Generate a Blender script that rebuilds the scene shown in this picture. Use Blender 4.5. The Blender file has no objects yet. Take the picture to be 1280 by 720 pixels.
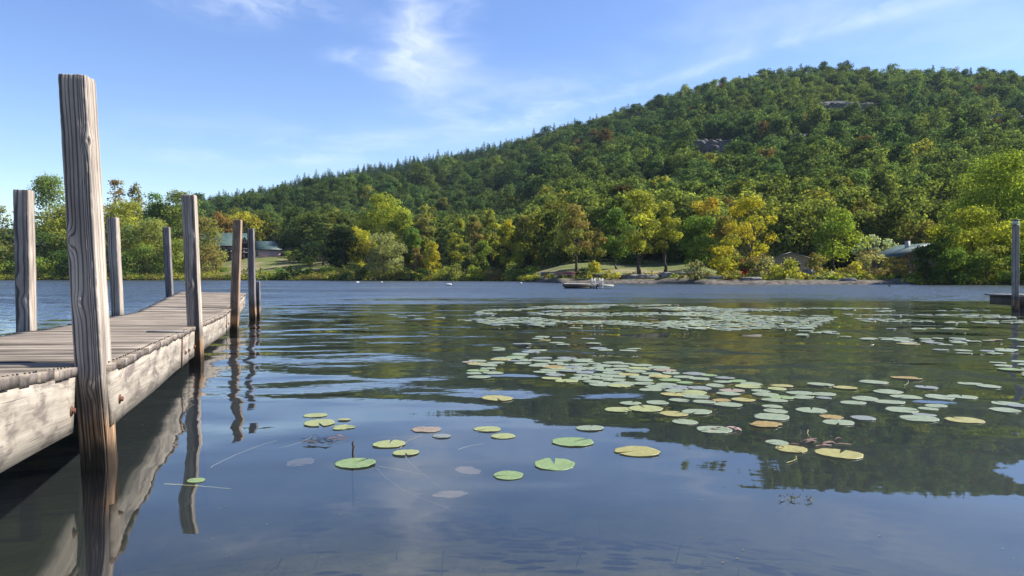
import bpy, math, random
import numpy as np
from mathutils import Vector, Matrix

# ------------------------------------------------------------------ camera, sky, sun, exposure
SC = bpy.context.scene
COL = SC.collection
F, HZ, CAMH = 950.0, 345.0, 1.0                 # focal length in photo pixels, horizon row, eye height above the water
PITCH = math.atan((360.0 - HZ) / F)
cam_data = bpy.data.cameras.new("camera")
cam_data.sensor_width = 36.0
cam_data.lens = 36.0 * F / 1280.0
cam_data.clip_start = 0.05
cam_data.clip_end = 9000.0
cam = bpy.data.objects.new("camera", cam_data)
COL.objects.link(cam)
cam.location = (0, 0, CAMH)
cam.rotation_euler = (math.pi / 2 - PITCH, 0, 0)
SC.camera = cam

SUN_AZ, SUN_EL = math.radians(80), math.radians(41)      # azimuth from straight ahead towards the right
SUN_DIR = Vector((math.sin(SUN_AZ) * math.cos(SUN_EL), math.cos(SUN_AZ) * math.cos(SUN_EL), math.sin(SUN_EL)))
HAZE = 0.00006
SUN_STRENGTH, SKY_STRENGTH, EXPOSURE = 5.0, 0.086, 1.25
sun_data = bpy.data.lights.new("sun", 'SUN')
sun_data.energy = SUN_STRENGTH
sun_data.angle = math.radians(0.5)
sun_data.color = (1.0, 0.95, 0.87)
sun = bpy.data.objects.new("sun", sun_data)
COL.objects.link(sun)
sun.rotation_euler = SUN_DIR.to_track_quat('Z', 'Y').to_euler()
sun.location = (200, 60, 180)

SC.view_settings.view_transform = 'Standard'
SC.view_settings.look = 'None'
SC.view_settings.exposure = EXPOSURE
SC.view_settings.gamma = 1.0
SC.view_settings.use_curve_mapping = False
SC.render.engine = 'CYCLES'
cy = SC.cycles
cy.use_denoising = True
cy.denoiser = 'OPENIMAGEDENOISE'
cy.denoising_input_passes = 'RGB_ALBEDO_NORMAL'
cy.denoising_prefilter = 'ACCURATE'
cy.max_bounces = 6
cy.diffuse_bounces = 2
cy.glossy_bounces = 3
cy.transmission_bounces = 3
cy.transparent_max_bounces = 10
cy.volume_bounces = 0
cy.caustics_reflective = False
cy.caustics_refractive = False
cy.sample_clamp_indirect = 4.0


class NT:
    """A thin helper for building node trees."""
    def __init__(self, tree):
        self.t = tree
        tree.nodes.clear()

    def n(self, kind, inp=None, **props):
        nd = self.t.nodes.new(kind)
        for k, v in props.items():
            setattr(nd, k, v)
        for k, v in (inp or {}).items():
            self.put(nd.inputs[k], v)
        return nd

    def put(self, sock, v):
        if isinstance(v, bpy.types.NodeSocket):
            self.t.links.new(v, sock)
        else:
            sock.default_value = v

    def m(self, op, a, b=0.0, c=0.0, clamp=False):
        nd = self.t.nodes.new('ShaderNodeMath')
        nd.operation = op
        nd.use_clamp = clamp
        for i, v in enumerate((a, b, c)):
            self.put(nd.inputs[i], v)
        return nd.outputs[0]

    def v(self, op, a, b=(0, 0, 0), scale=None):
        nd = self.t.nodes.new('ShaderNodeVectorMath')
        nd.operation = op
        self.put(nd.inputs[0], a)
        self.put(nd.inputs[1], b)
        if scale is not None:
            self.put(nd.inputs['Scale'], scale)
        return nd.outputs[1] if op in ('LENGTH', 'DOT_PRODUCT', 'DISTANCE') else nd.outputs[0]

    def xyz(self, a):
        return self.n('ShaderNodeSeparateXYZ', {0: a}).outputs

    def comb(self, x, y, z):
        return self.n('ShaderNodeCombineXYZ', {0: x, 1: y, 2: z}).outputs[0]

    def noise(self, vec, scale=1.0, detail=3.0, rough=0.55, dist=0.0):
        return self.n('ShaderNodeTexNoise', {'Vector': vec, 'Scale': scale, 'Detail': detail, 'Roughness': rough, 'Distortion': dist}).outputs[0]

    def mix(self, fac, a, b, mode='MIX'):
        nd = self.t.nodes.new('ShaderNodeMix')
        nd.data_type = 'RGBA'
        nd.blend_type = mode
        self.put(nd.inputs[0], fac)
        for s, v in ((nd.inputs[6], a), (nd.inputs[7], b)):
            self.put(s, v if isinstance(v, bpy.types.NodeSocket) else (*v[:3], 1.0))
        return nd.outputs[2]

    def ramp(self, fac, stops):
        nd = self.t.nodes.new('ShaderNodeValToRGB')
        el = nd.color_ramp.elements
        while len(el) < len(stops):
            el.new(0.5)
        for e, (p, c) in zip(el, stops):
            e.position = p
            e.color = (*c, 1) if not isinstance(c, (int, float)) else (c, c, c, 1)
        self.put(nd.inputs[0], fac)
        return nd.outputs[0]

    def rng(self, v, a, b, c=0.0, d=1.0, smooth=True):
        nd = self.t.nodes.new('ShaderNodeMapRange')
        nd.interpolation_type = 'SMOOTHSTEP' if smooth else 'LINEAR'
        for i, x in enumerate((v, a, b, c, d)):
            self.put(nd.inputs[i], x)
        return nd.outputs[0]


def build_world():
    w = bpy.data.worlds.new("World")
    SC.world = w
    w.use_nodes = True
    T = NT(w.node_tree)
    sky = T.n('ShaderNodeTexSky', sky_type='NISHITA')
    sky.sun_disc = False
    sky.sun_elevation = SUN_EL
    sky.sun_rotation = SUN_AZ
    sky.altitude = 100.0
    sky.air_density = 1.0
    sky.dust_density = 0.2
    sky.ozone_density = 2.5
    tc = T.n('ShaderNodeTexCoord').outputs['Generated']
    x, y, z = T.xyz(tc)
    zz = T.m('ADD', T.m('MAXIMUM', z, 0.0), 0.05)
    qx, qy = T.m('DIVIDE', x, zz), T.m('DIVIDE', y, zz)
    q = T.comb(qx, qy, 0.0)
    warp = T.noise(q, 1.3, 4.0, 0.6)
    warp2 = T.noise(T.v('ADD', q, (7.3, 2.1, 0.0)), 1.6, 4.0, 0.6)
    wx = T.m('ADD', qx, T.m('MULTIPLY', T.m('SUBTRACT', warp, 0.5), 0.55))
    wy = T.m('ADD', qy, T.m('MULTIPLY', T.m('SUBTRACT', warp2, 0.5), 0.55))

    def band(a, b, width, y0, y1, soft=0.4):
        """A streak along the line x = a + b*y of the cloud plane, between y0 and y1."""
        d = T.m('DIVIDE', T.m('SUBTRACT', wx, T.m('MULTIPLY_ADD', wy, b, a)), width)
        g = T.m('POWER', 2.718, T.m('MULTIPLY', T.m('MULTIPLY', d, d), -1.0))
        return T.m('MULTIPLY', g, T.m('MULTIPLY', T.rng(wy, y0 - soft, y0 + soft), T.rng(wy, y1 - soft, y1 + soft, 1.0, 0.0)))

    def trail(a, b, width, y0, y1):
        d = T.m('DIVIDE', T.m('SUBTRACT', T.m('ADD', qx, T.m('MULTIPLY', T.m('SUBTRACT', warp, 0.5), 0.07)), T.m('MULTIPLY_ADD', qy, b, a)), width)
        g = T.m('POWER', 2.718, T.m('MULTIPLY', T.m('MULTIPLY', d, d), -1.0))
        return T.m('MULTIPLY', g, T.m('MULTIPLY', T.rng(qy, y0 - .3, y0 + .3), T.rng(qy, y1 - .4, y1 + .4, 1.0, 0.0)))

    def spot(cx, cyy, rx, ry):
        dx = T.m('DIVIDE', T.m('SUBTRACT', wx, cx), rx)
        dy = T.m('DIVIDE', T.m('SUBTRACT', wy, cyy), ry)
        return T.m('POWER', 2.718, T.m('MULTIPLY', T.m('ADD', T.m('MULTIPLY', dx, dx), T.m('MULTIPLY', dy, dy)), -1.0))

    fine = T.noise(T.comb(T.m('MULTIPLY', wx, 5.0), T.m('MULTIPLY', wy, 1.6), 0.0), 1.0, 7.0, 0.62, 0.6)
    fine = T.rng(fine, 0.30, 0.75)
    soft = T.noise(T.comb(T.m('MULTIPLY', wx, 1.4), T.m('MULTIPLY', wy, 1.0), 3.0), 1.0, 5.0, 0.6)
    soft = T.rng(soft, 0.35, 0.75)
    parts = [(band(-0.13, -0.085, 0.085, 2.0, 3.5, 0.3), 0.42, fine),
             (band(-0.11, -0.085, 0.17, 1.9, 3.6, 0.4), 0.42, soft),
             (spot(-0.30, 2.55, 0.20, 0.55), 0.5, soft),
             (band(3.31, -0.83, 0.10, 0.6, 4.3), 0.28, fine),
             (trail(3.31, -0.83, 0.075, 0.6, 3.4), 0.24, soft),
             (band(3.05, -0.83, 0.42, 1.2, 4.6), 0.26, soft),
             (spot(-1.45, 4.55, 0.75, 0.55), 0.55, soft),
             (spot(-0.82, 2.42, 0.20, 0.16), 0.6, fine),
             (spot(-0.60, 2.95, 0.09, 0.12), 0.4, fine),
             (spot(0.22, 3.75, 0.5, 0.45), 0.35, soft),
             (spot(1.6, 2.7, 0.35, 0.45), 0.22, soft),
             (spot(0.45, 1.55, 0.9, 0.6), 0.25, soft),
             (spot(-0.6, 1.2, 0.45, 0.5), 0.4, fine)]
    tot = None
    for g, k, nz in parts:
        p = T.m('MULTIPLY', T.m('MULTIPLY', g, k), nz)
        tot = p if tot is None else T.m('ADD', tot, p)
    tot = T.m('MULTIPLY', tot, T.rng(z, 0.03, 0.12))
    tot = T.m('MINIMUM', T.m('MULTIPLY', tot, 0.68), 0.8)
    blue = T.n('ShaderNodeHueSaturation', {'Hue': 0.514, 'Saturation': 1.16, 'Value': 1.0, 'Color': sky.outputs[0]}).outputs[0]
    col = T.mix(tot, blue, (6.6, 6.9, 7.6))
    bg = T.n('ShaderNodeBackground', {'Color': col, 'Strength': SKY_STRENGTH})
    out = T.n('ShaderNodeOutputWorld')
    T.t.links.new(bg.outputs[0], out.inputs[0])


build_world()

# ------------------------------------------------------------------ helpers
RNG = np.random.default_rng(7)
_cp, _sp = math.cos(PITCH), math.sin(PITCH)


def P(px, py, d):
    """World point seen at photo pixel (px, py), d metres ahead."""
    a, b = (px - 640.0) / F, (360.0 - py) / F
    vx, vy, vz = a, _cp + _sp * b, -_sp + _cp * b
    s = d / vy
    return np.array((vx * s, d, CAMH + vz * s))


def on_water(px, py):
    a, b = (px - 640.0) / F, (360.0 - py) / F
    vx, vy, vz = a, _cp + _sp * b, -_sp + _cp * b
    s = -CAMH / vz
    return np.array((vx * s, vy * s))


def hash3(ix, iy, iz, seed):
    h = (ix.astype(np.int64) * 374761393 + iy.astype(np.int64) * 668265263 + iz.astype(np.int64) * 2147483647 + seed * 974711) & 0xFFFFFFFF
    h = ((h ^ (h >> 13)) * 1274126177) & 0xFFFFFFFF
    h = h ^ (h >> 16)
    return (h & 0xFFFFFF) / float(0xFFFFFF)


def vnoise(x, y, z=0.0, seed=0):
    x, y, z = np.broadcast_arrays(np.asarray(x, float), np.asarray(y, float), np.asarray(z, float))
    ix, iy, iz = np.floor(x), np.floor(y), np.floor(z)
    fx, fy, fz = x - ix, y - iy, z - iz
    fx, fy, fz = (f * f * (3 - 2 * f) for f in (fx, fy, fz))
    r = 0
    for dx in (0, 1):
        for dy in (0, 1):
            for dz in (0, 1):
                w = (fx if dx else 1 - fx) * (fy if dy else 1 - fy) * (fz if dz else 1 - fz)
                r = r + w * hash3(ix + dx, iy + dy, iz + dz, seed)
    return r * 2 - 1


def fbm(x, y, z=0.0, seed=0, octaves=4):
    r, a, s = 0, 1.0, 1.0
    for k in range(octaves):
        r = r + a * vnoise(np.asarray(x) * s, np.asarray(y) * s, np.asarray(z) * s, seed + k * 17)
        a *= 0.5
        s *= 2.03
    return r / 1.9


def mesh_data(name, verts, faces, mat=None, attrs=None, smooth=False):
    """verts (N,3); faces: an (M,k) array or a list of index lists; attrs: name -> (type, array) on points."""
    me = bpy.data.meshes.new(name)
    verts = np.ascontiguousarray(verts, dtype=np.float32)
    me.vertices.add(len(verts))
    me.vertices.foreach_set("co", verts.ravel())
    if isinstance(faces, np.ndarray):
        m, k = faces.shape
        loops = faces.astype(np.int32).ravel()
        starts = np.arange(0, m * k, k, dtype=np.int32)
        tot = np.full(m, k, dtype=np.int32)
    else:
        tot = np.array([len(f) for f in faces], dtype=np.int32)
        loops = np.concatenate([np.asarray(f, dtype=np.int32) for f in faces])
        starts = np.concatenate(([0], np.cumsum(tot)[:-1])).astype(np.int32)
        m = len(tot)
    me.loops.add(len(loops))
    me.loops.foreach_set("vertex_index", loops)
    me.polygons.add(m)
    me.polygons.foreach_set("loop_start", starts)
    me.polygons.foreach_set("loop_total", tot)
    if smooth:
        me.polygons.foreach_set("use_smooth", np.ones(m, dtype=bool))
    for k, (tp, arr) in (attrs or {}).items():
        a = me.attributes.new(k, tp, 'POINT')
        arr = np.ascontiguousarray(arr, dtype=np.float32)
        a.data.foreach_set({'FLOAT': "value", 'FLOAT_VECTOR': "vector", 'FLOAT_COLOR': "color"}[tp], arr.ravel())
    me.update(calc_edges=True)
    me.validate()
    if mat:
        me.materials.append(mat)
    return me


def link(name, me, parent=None, loc=None):
    o = bpy.data.objects.new(name, me)
    COL.objects.link(o)
    if loc is not None:
        o.location = loc
    if parent is not None:
        o.parent = parent
    return o


def tag(o, label=None, cat=None, group=None, kind=None):
    for k, v in (('label', label), ('category', cat), ('group', group), ('kind', kind)):
        if v:
            o[k] = v
    return o


def thing(name, label, cat, loc=(0, 0, 0), rz=0.0, group=None):
    o = bpy.data.objects.new(name, None)
    o.empty_display_size = 0.3
    COL.objects.link(o)
    o.location = loc
    o.rotation_euler = (0, 0, rz)
    return tag(o, label, cat, group)


class Geo:
    """Collects pieces of one mesh."""
    def __init__(self):
        self.v, self.f, self.n, self.a = [], [], 0, []

    def add(self, verts, faces, attr=None):
        verts = np.asarray(verts, float)
        self.v.append(verts)
        for f in faces:
            self.f.append([int(i) + self.n for i in f])
        self.n += len(verts)
        self.a.append(verts if attr is None else np.asarray(attr, float))

    def box(self, c, s, R=None, wc=None):
        """Box at centre c of size s, rotated by the 3x3 matrix R."""
        q = np.array([(x, y, z) for x in (-.5, .5) for y in (-.5, .5) for z in (-.5, .5)]) * np.asarray(s, float)
        att = q.copy() if wc is None else q[:, list(wc)]
        att = att + self.n * 0.37
        if R is not None:
            q = q @ np.asarray(R).T
        self.add(q + np.asarray(c, float), [(0, 1, 3, 2), (4, 6, 7, 5), (0, 4, 5, 1), (2, 3, 7, 6), (0, 2, 6, 4), (1, 5, 7, 3)], att)

    def tube(self, pts, rad, sides=7, cap=True):
        pts = np.asarray(pts, float)
        rad = np.broadcast_to(np.asarray(rad, float), (len(pts),))
        tg = np.gradient(pts, axis=0)
        tg /= np.maximum(np.linalg.norm(tg, axis=1, keepdims=True), 1e-9)
        ref = np.array((1.0, 0.3, 0.1)) if abs(tg[0][2]) > 0.7 else np.array((0.05, 0.1, 1.0))
        a = np.cross(tg, ref)
        a /= np.maximum(np.linalg.norm(a, axis=1, keepdims=True), 1e-9)
        b = np.cross(tg, a)
        th = np.arange(sides) / sides * 2 * math.pi
        v = pts[:, None] + rad[:, None, None] * (a[:, None] * np.cos(th)[None, :, None] + b[:, None] * np.sin(th)[None, :, None])
        n = len(pts)
        f = []
        for i in range(n - 1):
            for j in range(sides):
                k = (j + 1) % sides
                f.append((i * sides + j, i * sides + k, (i + 1) * sides + k, (i + 1) * sides + j))
        if cap:
            f.append(tuple(range(sides - 1, -1, -1)))
            f.append(tuple((n - 1) * sides + j for j in range(sides)))
        self.add(v.reshape(-1, 3), f)

    def make(self, name, mat, parent=None, smooth=False, loc=None):
        me = mesh_data(name, np.concatenate(self.v), self.f, mat, {'wc': ('FLOAT_VECTOR', np.concatenate(self.a))}, smooth)
        return link(name, me, parent, loc)


# ------------------------------------------------------------------ materials
def material(name):
    m = bpy.data.materials.new(name)
    m.use_nodes = True
    return m, NT(m.node_tree)


def finish(T, shader, volume=None):
    out = T.n('ShaderNodeOutputMaterial')
    T.t.links.new(shader, out.inputs['Surface'])
    if volume is not None:
        T.t.links.new(volume, out.inputs['Volume'])


def principled(T, color, rough=0.6, normal=None, spec=0.3, metallic=0.0):
    inp = {'Base Color': color if isinstance(color, bpy.types.NodeSocket) else (*color, 1), 'Roughness': rough, 'Specular IOR Level': spec, 'Metallic': metallic}
    if normal is not None:
        inp['Normal'] = normal
    return T.n('ShaderNodeBsdfPrincipled', inp).outputs[0]


def wood(name, dark, mid, light, stain=False, contrast=1.0, patches=0.0):
    """Weathered timber. The attribute wc carries coordinates with the grain along its first axis."""
    m, T = material(name)
    wc = T.n('ShaderNodeAttribute', attribute_name='wc').outputs['Vector']
    fib = T.noise(T.v('MULTIPLY', wc, (1.6, 95, 95)), 1.0, 5.0, 0.65)
    grain = T.noise(T.v('MULTIPLY', wc, (0.9, 26, 26)), 1.0, 4.0, 0.6, 0.4)
    blot = T.noise(T.v('MULTIPLY', wc, (2.2, 5, 5)), 1.0, 4.0, 0.6)
    g = T.n('ShaderNodeAttribute', attribute_name='grain').outputs['Fac']
    val = T.m('ADD', T.m('MULTIPLY', fib, 0.45), T.m('MULTIPLY', grain, 0.4))
    val = T.m('ADD', val, T.m('MULTIPLY', T.m('SUBTRACT', blot, 0.5), 0.35))
    val = T.m('SUBTRACT', val, T.m('MULTIPLY', g, 0.50))
    val = T.m('MULTIPLY_ADD', T.m('SUBTRACT', val, 0.42), contrast, 0.42)
    col = T.ramp(val, [(0.18, dark), (0.40, mid), (0.62, light)])
    crack = T.rng(T.noise(T.v('MULTIPLY', wc, (0.7, 75, 75)), 1.0, 2.0, 0.5, 0.1), 0.68, 0.74)
    col = T.mix(T.m('MULTIPLY', crack, 0.75), col, (0.03, 0.026, 0.022))
    h = T.m('SUBTRACT', T.m('ADD', T.m('MULTIPLY', fib, 0.5), grain), T.m('MULTIPLY', crack, 1.2))
    rough = 0.85
    if patches:
        big = T.noise(T.v('MULTIPLY', wc, (2.6, 9, 9)), 1.0, 6.0, 0.68, 0.5)
        col = T.mix(T.m('MULTIPLY', T.rng(T.m('ADD', big, T.m('MULTIPLY', T.m('SUBTRACT', fib, 0.5), 0.35)), 0.46, 0.66), patches), col, (0.10, 0.082, 0.074))
    if stain:
        pos = T.n('ShaderNodeNewGeometry').outputs['Position']
        px, py, pz = T.xyz(pos)
        zn = T.m('ADD', pz, T.m('MULTIPLY', T.m('SUBTRACT', T.noise(T.v('MULTIPLY', wc, (3.5, 30, 30)), 1.0, 4.0, 0.6), 0.5), 0.30))
        brown = T.ramp(val, [(0.2, (0.06, 0.032, 0.015)), (0.42, (0.27, 0.155, 0.08)), (0.62, (0.46, 0.31, 0.19))])
        col = T.mix(T.rng(zn, 0.20, 0.42, 0.9, 0.0), col, brown)
        mid_d = T.m('MULTIPLY', T.rng(zn, 0.26, 0.34), T.rng(zn, 0.36, 0.5, 1.0, 0.0))
        col = T.mix(T.m('MULTIPLY', mid_d, 0.6), col, (0.03, 0.026, 0.022))
        wet = T.m('MAXIMUM', T.rng(zn, 0.05, 0.20, 1.0, 0.0), T.rng(pz, 0.015, 0.05, 1.0, 0.0))
        col = T.mix(T.m('MULTIPLY', wet, 0.92), col, (0.016, 0.012, 0.008))
        rough = T.m('SUBTRACT', 0.85, T.m('MULTIPLY', wet, 0.45))
    bump = T.n('ShaderNodeBump', {'Strength': 0.55, 'Distance': 0.004, 'Height': h}).outputs[0]
    finish(T, principled(T, col, rough, bump, 0.25))
    return m


def simple(name, c1, c2, scale=3.0, rough=0.7, spec=0.3, bump=0.0, detail=5.0, obj=True, stretch=(1, 1, 1), metallic=0.0):
    m, T = material(name)
    tc = T.n('ShaderNodeTexCoord').outputs['Object'] if obj else T.n('ShaderNodeNewGeometry').outputs['Position']
    tc = T.v('MULTIPLY', tc, stretch)
    nz = T.noise(tc, scale, detail, 0.6)
    col = T.mix(T.rng(nz, 0.3, 0.7), c1, c2)
    nrm = None
    if bump:
        nrm = T.n('ShaderNodeBump', {'Strength': 1.0, 'Distance': bump, 'Height': nz}).outputs[0]
    finish(T, principled(T, col, rough, nrm, spec, metallic))
    return m


def foliage(name, instanced=False):
    """Leaves: the colour of each leaf is carried by the attribute tint (and by the tree's own colour in the forest)."""
    m, T = material(name)
    col = T.n('ShaderNodeAttribute', attribute_name='tint').outputs['Color']
    if instanced:
        ic = T.n('ShaderNodeAttribute', attribute_name='icol', attribute_type='INSTANCER').outputs['Color']
        col = T.mix(1.0, col, ic, 'MULTIPLY')
    d = T.n('ShaderNodeBsdfDiffuse', {'Color': col, 'Roughness': 0.5}).outputs[0]
    tcol = T.mix(1.0, col, (1.25, 1.2, 0.55), 'MULTIPLY')
    t = T.n('ShaderNodeBsdfTranslucent', {'Color': tcol}).outputs[0]
    mx = T.n('ShaderNodeMixShader', {0: 0.48}).outputs[0]
    nd = mx.node
    T.t.links.new(d, nd.inputs[1])
    T.t.links.new(t, nd.inputs[2])
    finish(T, mx)
    return m


M = {}
M['post'] = wood('weathered_post_wood', (0.09, 0.08, 0.074), (0.31, 0.262, 0.216), (0.56, 0.49, 0.415), True, 1.15)
M['post_tan'] = wood('brown_post_wood', (0.07, 0.045, 0.03), (0.26, 0.18, 0.125), (0.42, 0.32, 0.24), True, 1.1)
M['post_dark'] = wood('dark_post_wood', (0.045, 0.04, 0.04), (0.17, 0.15, 0.145), (0.36, 0.33, 0.31), True, 1.1)
M['deck'] = wood('weathered_deck_wood', (0.055, 0.044, 0.033), (0.235, 0.195, 0.152), (0.40, 0.345, 0.275), False, 1.2)
M['deck_end'] = wood('dark_board_ends', (0.045, 0.038, 0.033), (0.15, 0.125, 0.11), (0.27, 0.23, 0.20))
M['beam'] = wood('side_beam_wood', (0.09, 0.075, 0.065), (0.27, 0.235, 0.19), (0.40, 0.36, 0.30), False, 1.1, 0.85)
M['bark'] = simple('bark', (0.045, 0.036, 0.028), (0.12, 0.10, 0.08), 2.5, 0.9, 0.1, 0.05)
M['bark_pale'] = simple('pale_bark', (0.14, 0.12, 0.10), (0.26, 0.23, 0.20), 2.5, 0.9, 0.1, 0.05)
M['leaf'] = foliage('leaves')
M['leaf_forest'] = foliage('forest_leaves', True)
M['rust'] = simple('rusty_iron', (0.05, 0.018, 0.01), (0.14, 0.05, 0.025), 60.0, 0.75, 0.4, 0.002)
M['rock'] = simple('grey_rock', (0.10, 0.09, 0.08), (0.29, 0.265, 0.24), 1.4, 0.85, 0.25, 0.12, 8.0)
M['cliff'] = simple('cliff_rock', (0.045, 0.044, 0.045), (0.15, 0.145, 0.142), 0.16, 0.9, 0.2, 0.6, 8.0, stretch=(1, 1, 2.2))
M['white'] = simple('white_plastic', (0.50, 0.50, 0.48), (0.60, 0.60, 0.57), 4.0, 0.4, 0.4)

# ------------------------------------------------------------------ ground: lake bed, shores, hill
T_PX = np.array([-900, -400, 0, 200, 420, 560, 640, 675, 700, 820, 880, 1150, 1280, 1700, 2400])
T_SHORE = np.array([210, 205, 190, 186, 166, 158, 150, 118, 106, 104, 92, 88, 86, 75, 40])
T_SLOPE_PX = np.array([-900, 0, 230, 290, 480, 560, 660, 720, 860, 900, 1150, 1220, 1700])
T_SLOPE = np.array([.05, .04, .06, .115, .11, .06, .05, .075, .075, .03, .035, .06, .06])
R_PX = np.array([-900, -400, 0, 120, 200, 250, 300, 350, 400, 450, 500, 550, 600, 650, 700, 750, 800, 850, 900, 950, 1000, 1050, 1100, 1150, 1200, 1250, 1280, 1400, 1700, 2400])
R_PY = np.array([330, 325, 300, 285, 263, 250, 244, 233, 221, 214, 205, 198, 190, 177, 163, 151, 138, 122, 109, 99, 93, 93, 94, 95, 97, 101, 106, 127, 190, 300])
D_PX = np.array([-900, 0, 300, 640, 1000, 1280, 1700, 2400])
D_R = np.array([900, 900, 840, 740, 630, 590, 500, 300])
TREE_H = 9.0


def ground_z(X, Y):
    X, Y = np.asarray(X, float), np.asarray(Y, float)
    Yf = np.maximum(Y, 1e-3)
    r = np.hypot(X, Y)
    az = np.arctan2(X, Y)
    front = np.abs(az) < math.radians(60)
    px = 640 + F * np.tan(np.clip(az, -math.radians(60), math.radians(60)))
    sec = 1 / np.cos(np.clip(az, -math.radians(60), math.radians(60)))
    d = r / sec                                           # depth along the view axis, for the front cone
    back = np.clip((np.abs(az) - math.radians(60)) / math.radians(35), 0, 1)
    ds = np.interp(px, T_PX, T_SHORE)
    ds = ds + 2.2 * fbm(X / 14, Y / 14, 0, 5, 3)
    ds = ds * (1 - back) + (2.6 + 0.5 * vnoise(az * 6, 0, 0, 3)) * back
    e = d - ds
    bed = -(0.40 + 0.13 * np.clip(r - 1.5, 0, 3) + 0.24 * np.clip(r - 4.5, 0, 3) + 0.06 * np.clip(r - 7.5, 0, 9) + 0.02 * np.clip(r - 10, 0, 60)) + 0.05 * fbm(X / 0.9, Y / 0.9, 0, 31, 4)
    bed = bed * np.clip(-e / np.where(back > 0.5, 2.0, 5.0), 0, 1) ** 0.8
    sl = np.interp(px, T_SLOPE_PX, T_SLOPE)
    land = 0.5 * (1 - np.exp(-np.maximum(e, 0) / 1.5)) + sl * np.clip(e, 0, 90) + 0.25 * fbm(X / 9, Y / 9, 0, 11, 3) * np.clip(e / 10, 0, 1)
    D = np.interp(px, D_PX, D_R)
    zr = CAMH + (HZ - np.interp(px, R_PX, R_PY)) / F * D - TREE_H
    df = ds + 62 + 25 * np.clip((700 - px) / 500, 0, 1)
    t = np.clip((d - df) / np.maximum(D - df, 1), 0, 1)
    foot = 0.5 + sl * np.minimum(df - ds, 90)
    relief = fbm(X / 130 + 3, Y / 130, 0, 41, 4) * 13 + fbm(X / 45, Y / 45, 0, 47, 3) * 5
    terr = 6.0 * np.sin((t * 5.2 + 0.5 * fbm(X / 160, Y / 160, 0, 53, 2)) * 2 * math.pi) / (2 * math.pi)
    hill = (zr - foot) * (t ** 1.12) + (relief + 3.0 * terr) * np.sin(math.pi * np.clip(t, 0, 1)) ** 0.7 * np.clip(zr / 60, 0, 1)
    behind = np.clip((d - D) / 500, 0, 3)
    hill = np.where(d > D, (zr - foot) * np.exp(-behind * 1.2) + 0, hill)
    z = np.where(e < 0, bed, land + np.where(d > df, hill, 0) * (1 - back))
    return z


def build_ground():
    # azimuth rings, finer ahead
    azf = np.radians(np.concatenate((np.linspace(-46, 46, 300), np.linspace(46, 314, 90)[1:-1])))
    rr = np.concatenate((np.linspace(0.15, 12, 90), np.geomspace(12.3, 80, 50), np.linspace(81, 230, 150), np.linspace(233, 950, 170), np.geomspace(965, 3500, 22)))
    A, R = np.meshgrid(azf, rr)
    X, Y = R * np.sin(A), R * np.cos(A)
    Z = ground_z(X, Y)
    n, k = A.shape
    v = np.stack((X, Y, Z), -1).reshape(-1, 3)
    i = np.arange(n - 1)[:, None] * k
    j = np.arange(k)[None, :]
    jn = (j + 1) % k
    f = np.stack((i + j, i + jn, i + k + jn, i + k + j), -1).reshape(-1, 4)[:, ::-1]
    m, T = material('ground_cover')
    pos = T.n('ShaderNodeNewGeometry').outputs['Position']
    x, y, z = T.xyz(pos)
    n1 = T.noise(pos, 0.12, 5.0, 0.6)
    n2 = T.noise(pos, 1.7, 6.0, 0.65)
    grass = T.mix(T.rng(n2, 0.3, 0.7), (0.06, 0.085, 0.022), (0.14, 0.145, 0.05))
    dry = T.mix(n2, (0.14, 0.12, 0.06), (0.25, 0.21, 0.13))
    land = T.mix(T.rng(n1, 0.48, 0.62), grass, dry)
    forest = T.mix(n2, (0.030, 0.028, 0.016), (0.07, 0.06, 0.035))
    land = T.mix(T.rng(z, 9.0, 13.0), land, forest)
    rocky = T.mix(T.rng(n2, 0.35, 0.65), (0.042, 0.036, 0.03), (0.15, 0.132, 0.112))
    zb = T.m('ADD', z, T.m('MULTIPLY', T.m('SUBTRACT', n2, 0.5), 0.5))
    earth = T.mix(n2, (0.018, 0.02, 0.010), (0.04, 0.042, 0.018))
    bank = T.mix(T.rng(y, 122.0, 135.0), rocky, earth)
    far_bank = T.m('MULTIPLY', T.rng(zb, 1.0, 1.9, 1.0, 0.0), T.rng(y, 122.0, 135.0))
    land = T.mix(T.m('MAXIMUM', T.rng(zb, 0.35, 0.75, 1.0, 0.0), far_bank), land, bank)
    b1 = T.noise(pos, 1.1, 6.0, 0.62, 0.6)
    b2 = T.noise(pos, 9.0, 5.0, 0.65)
    bed = T.mix(T.rng(b1, 0.36, 0.62), (0.07, 0.061, 0.036), (0.155, 0.128, 0.078))
    bed = T.mix(T.m('MULTIPLY', T.rng(b2, 0.45, 0.7), 0.5), bed, (0.185, 0.155, 0.095))
    col = T.mix(T.rng(z, -0.12, 0.02), bed, land)
    bp = T.n('ShaderNodeBump', {'Strength': 0.7, 'Distance': 0.15, 'Height': n2}).outputs[0]
    finish(T, principled(T, col, 0.95, bp, 0.1))
    o = link('ground', mesh_data('ground', v, f, m, None, True))
    tag(o, 'lake bed, banks and wooded hillside ground', None, None, 'structure')


build_ground()


def build_haze():
    m, T = material('thin_haze')
    vol = T.n('ShaderNodeVolumePrincipled', {'Color': (0.62, 0.78, 1.0, 1), 'Density': HAZE, 'Anisotropy': 0.0}).outputs[0]
    out = T.n('ShaderNodeOutputMaterial')
    T.t.links.new(vol, out.inputs['Volume'])
    g = Geo()
    g.box((0, 0, 121), (7400, 7400, 262))
    tag(g.make('haze', m), 'thin bluish air haze over the lake and hill', None, None, 'stuff')


if HAZE > 0:
    build_haze()


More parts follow.
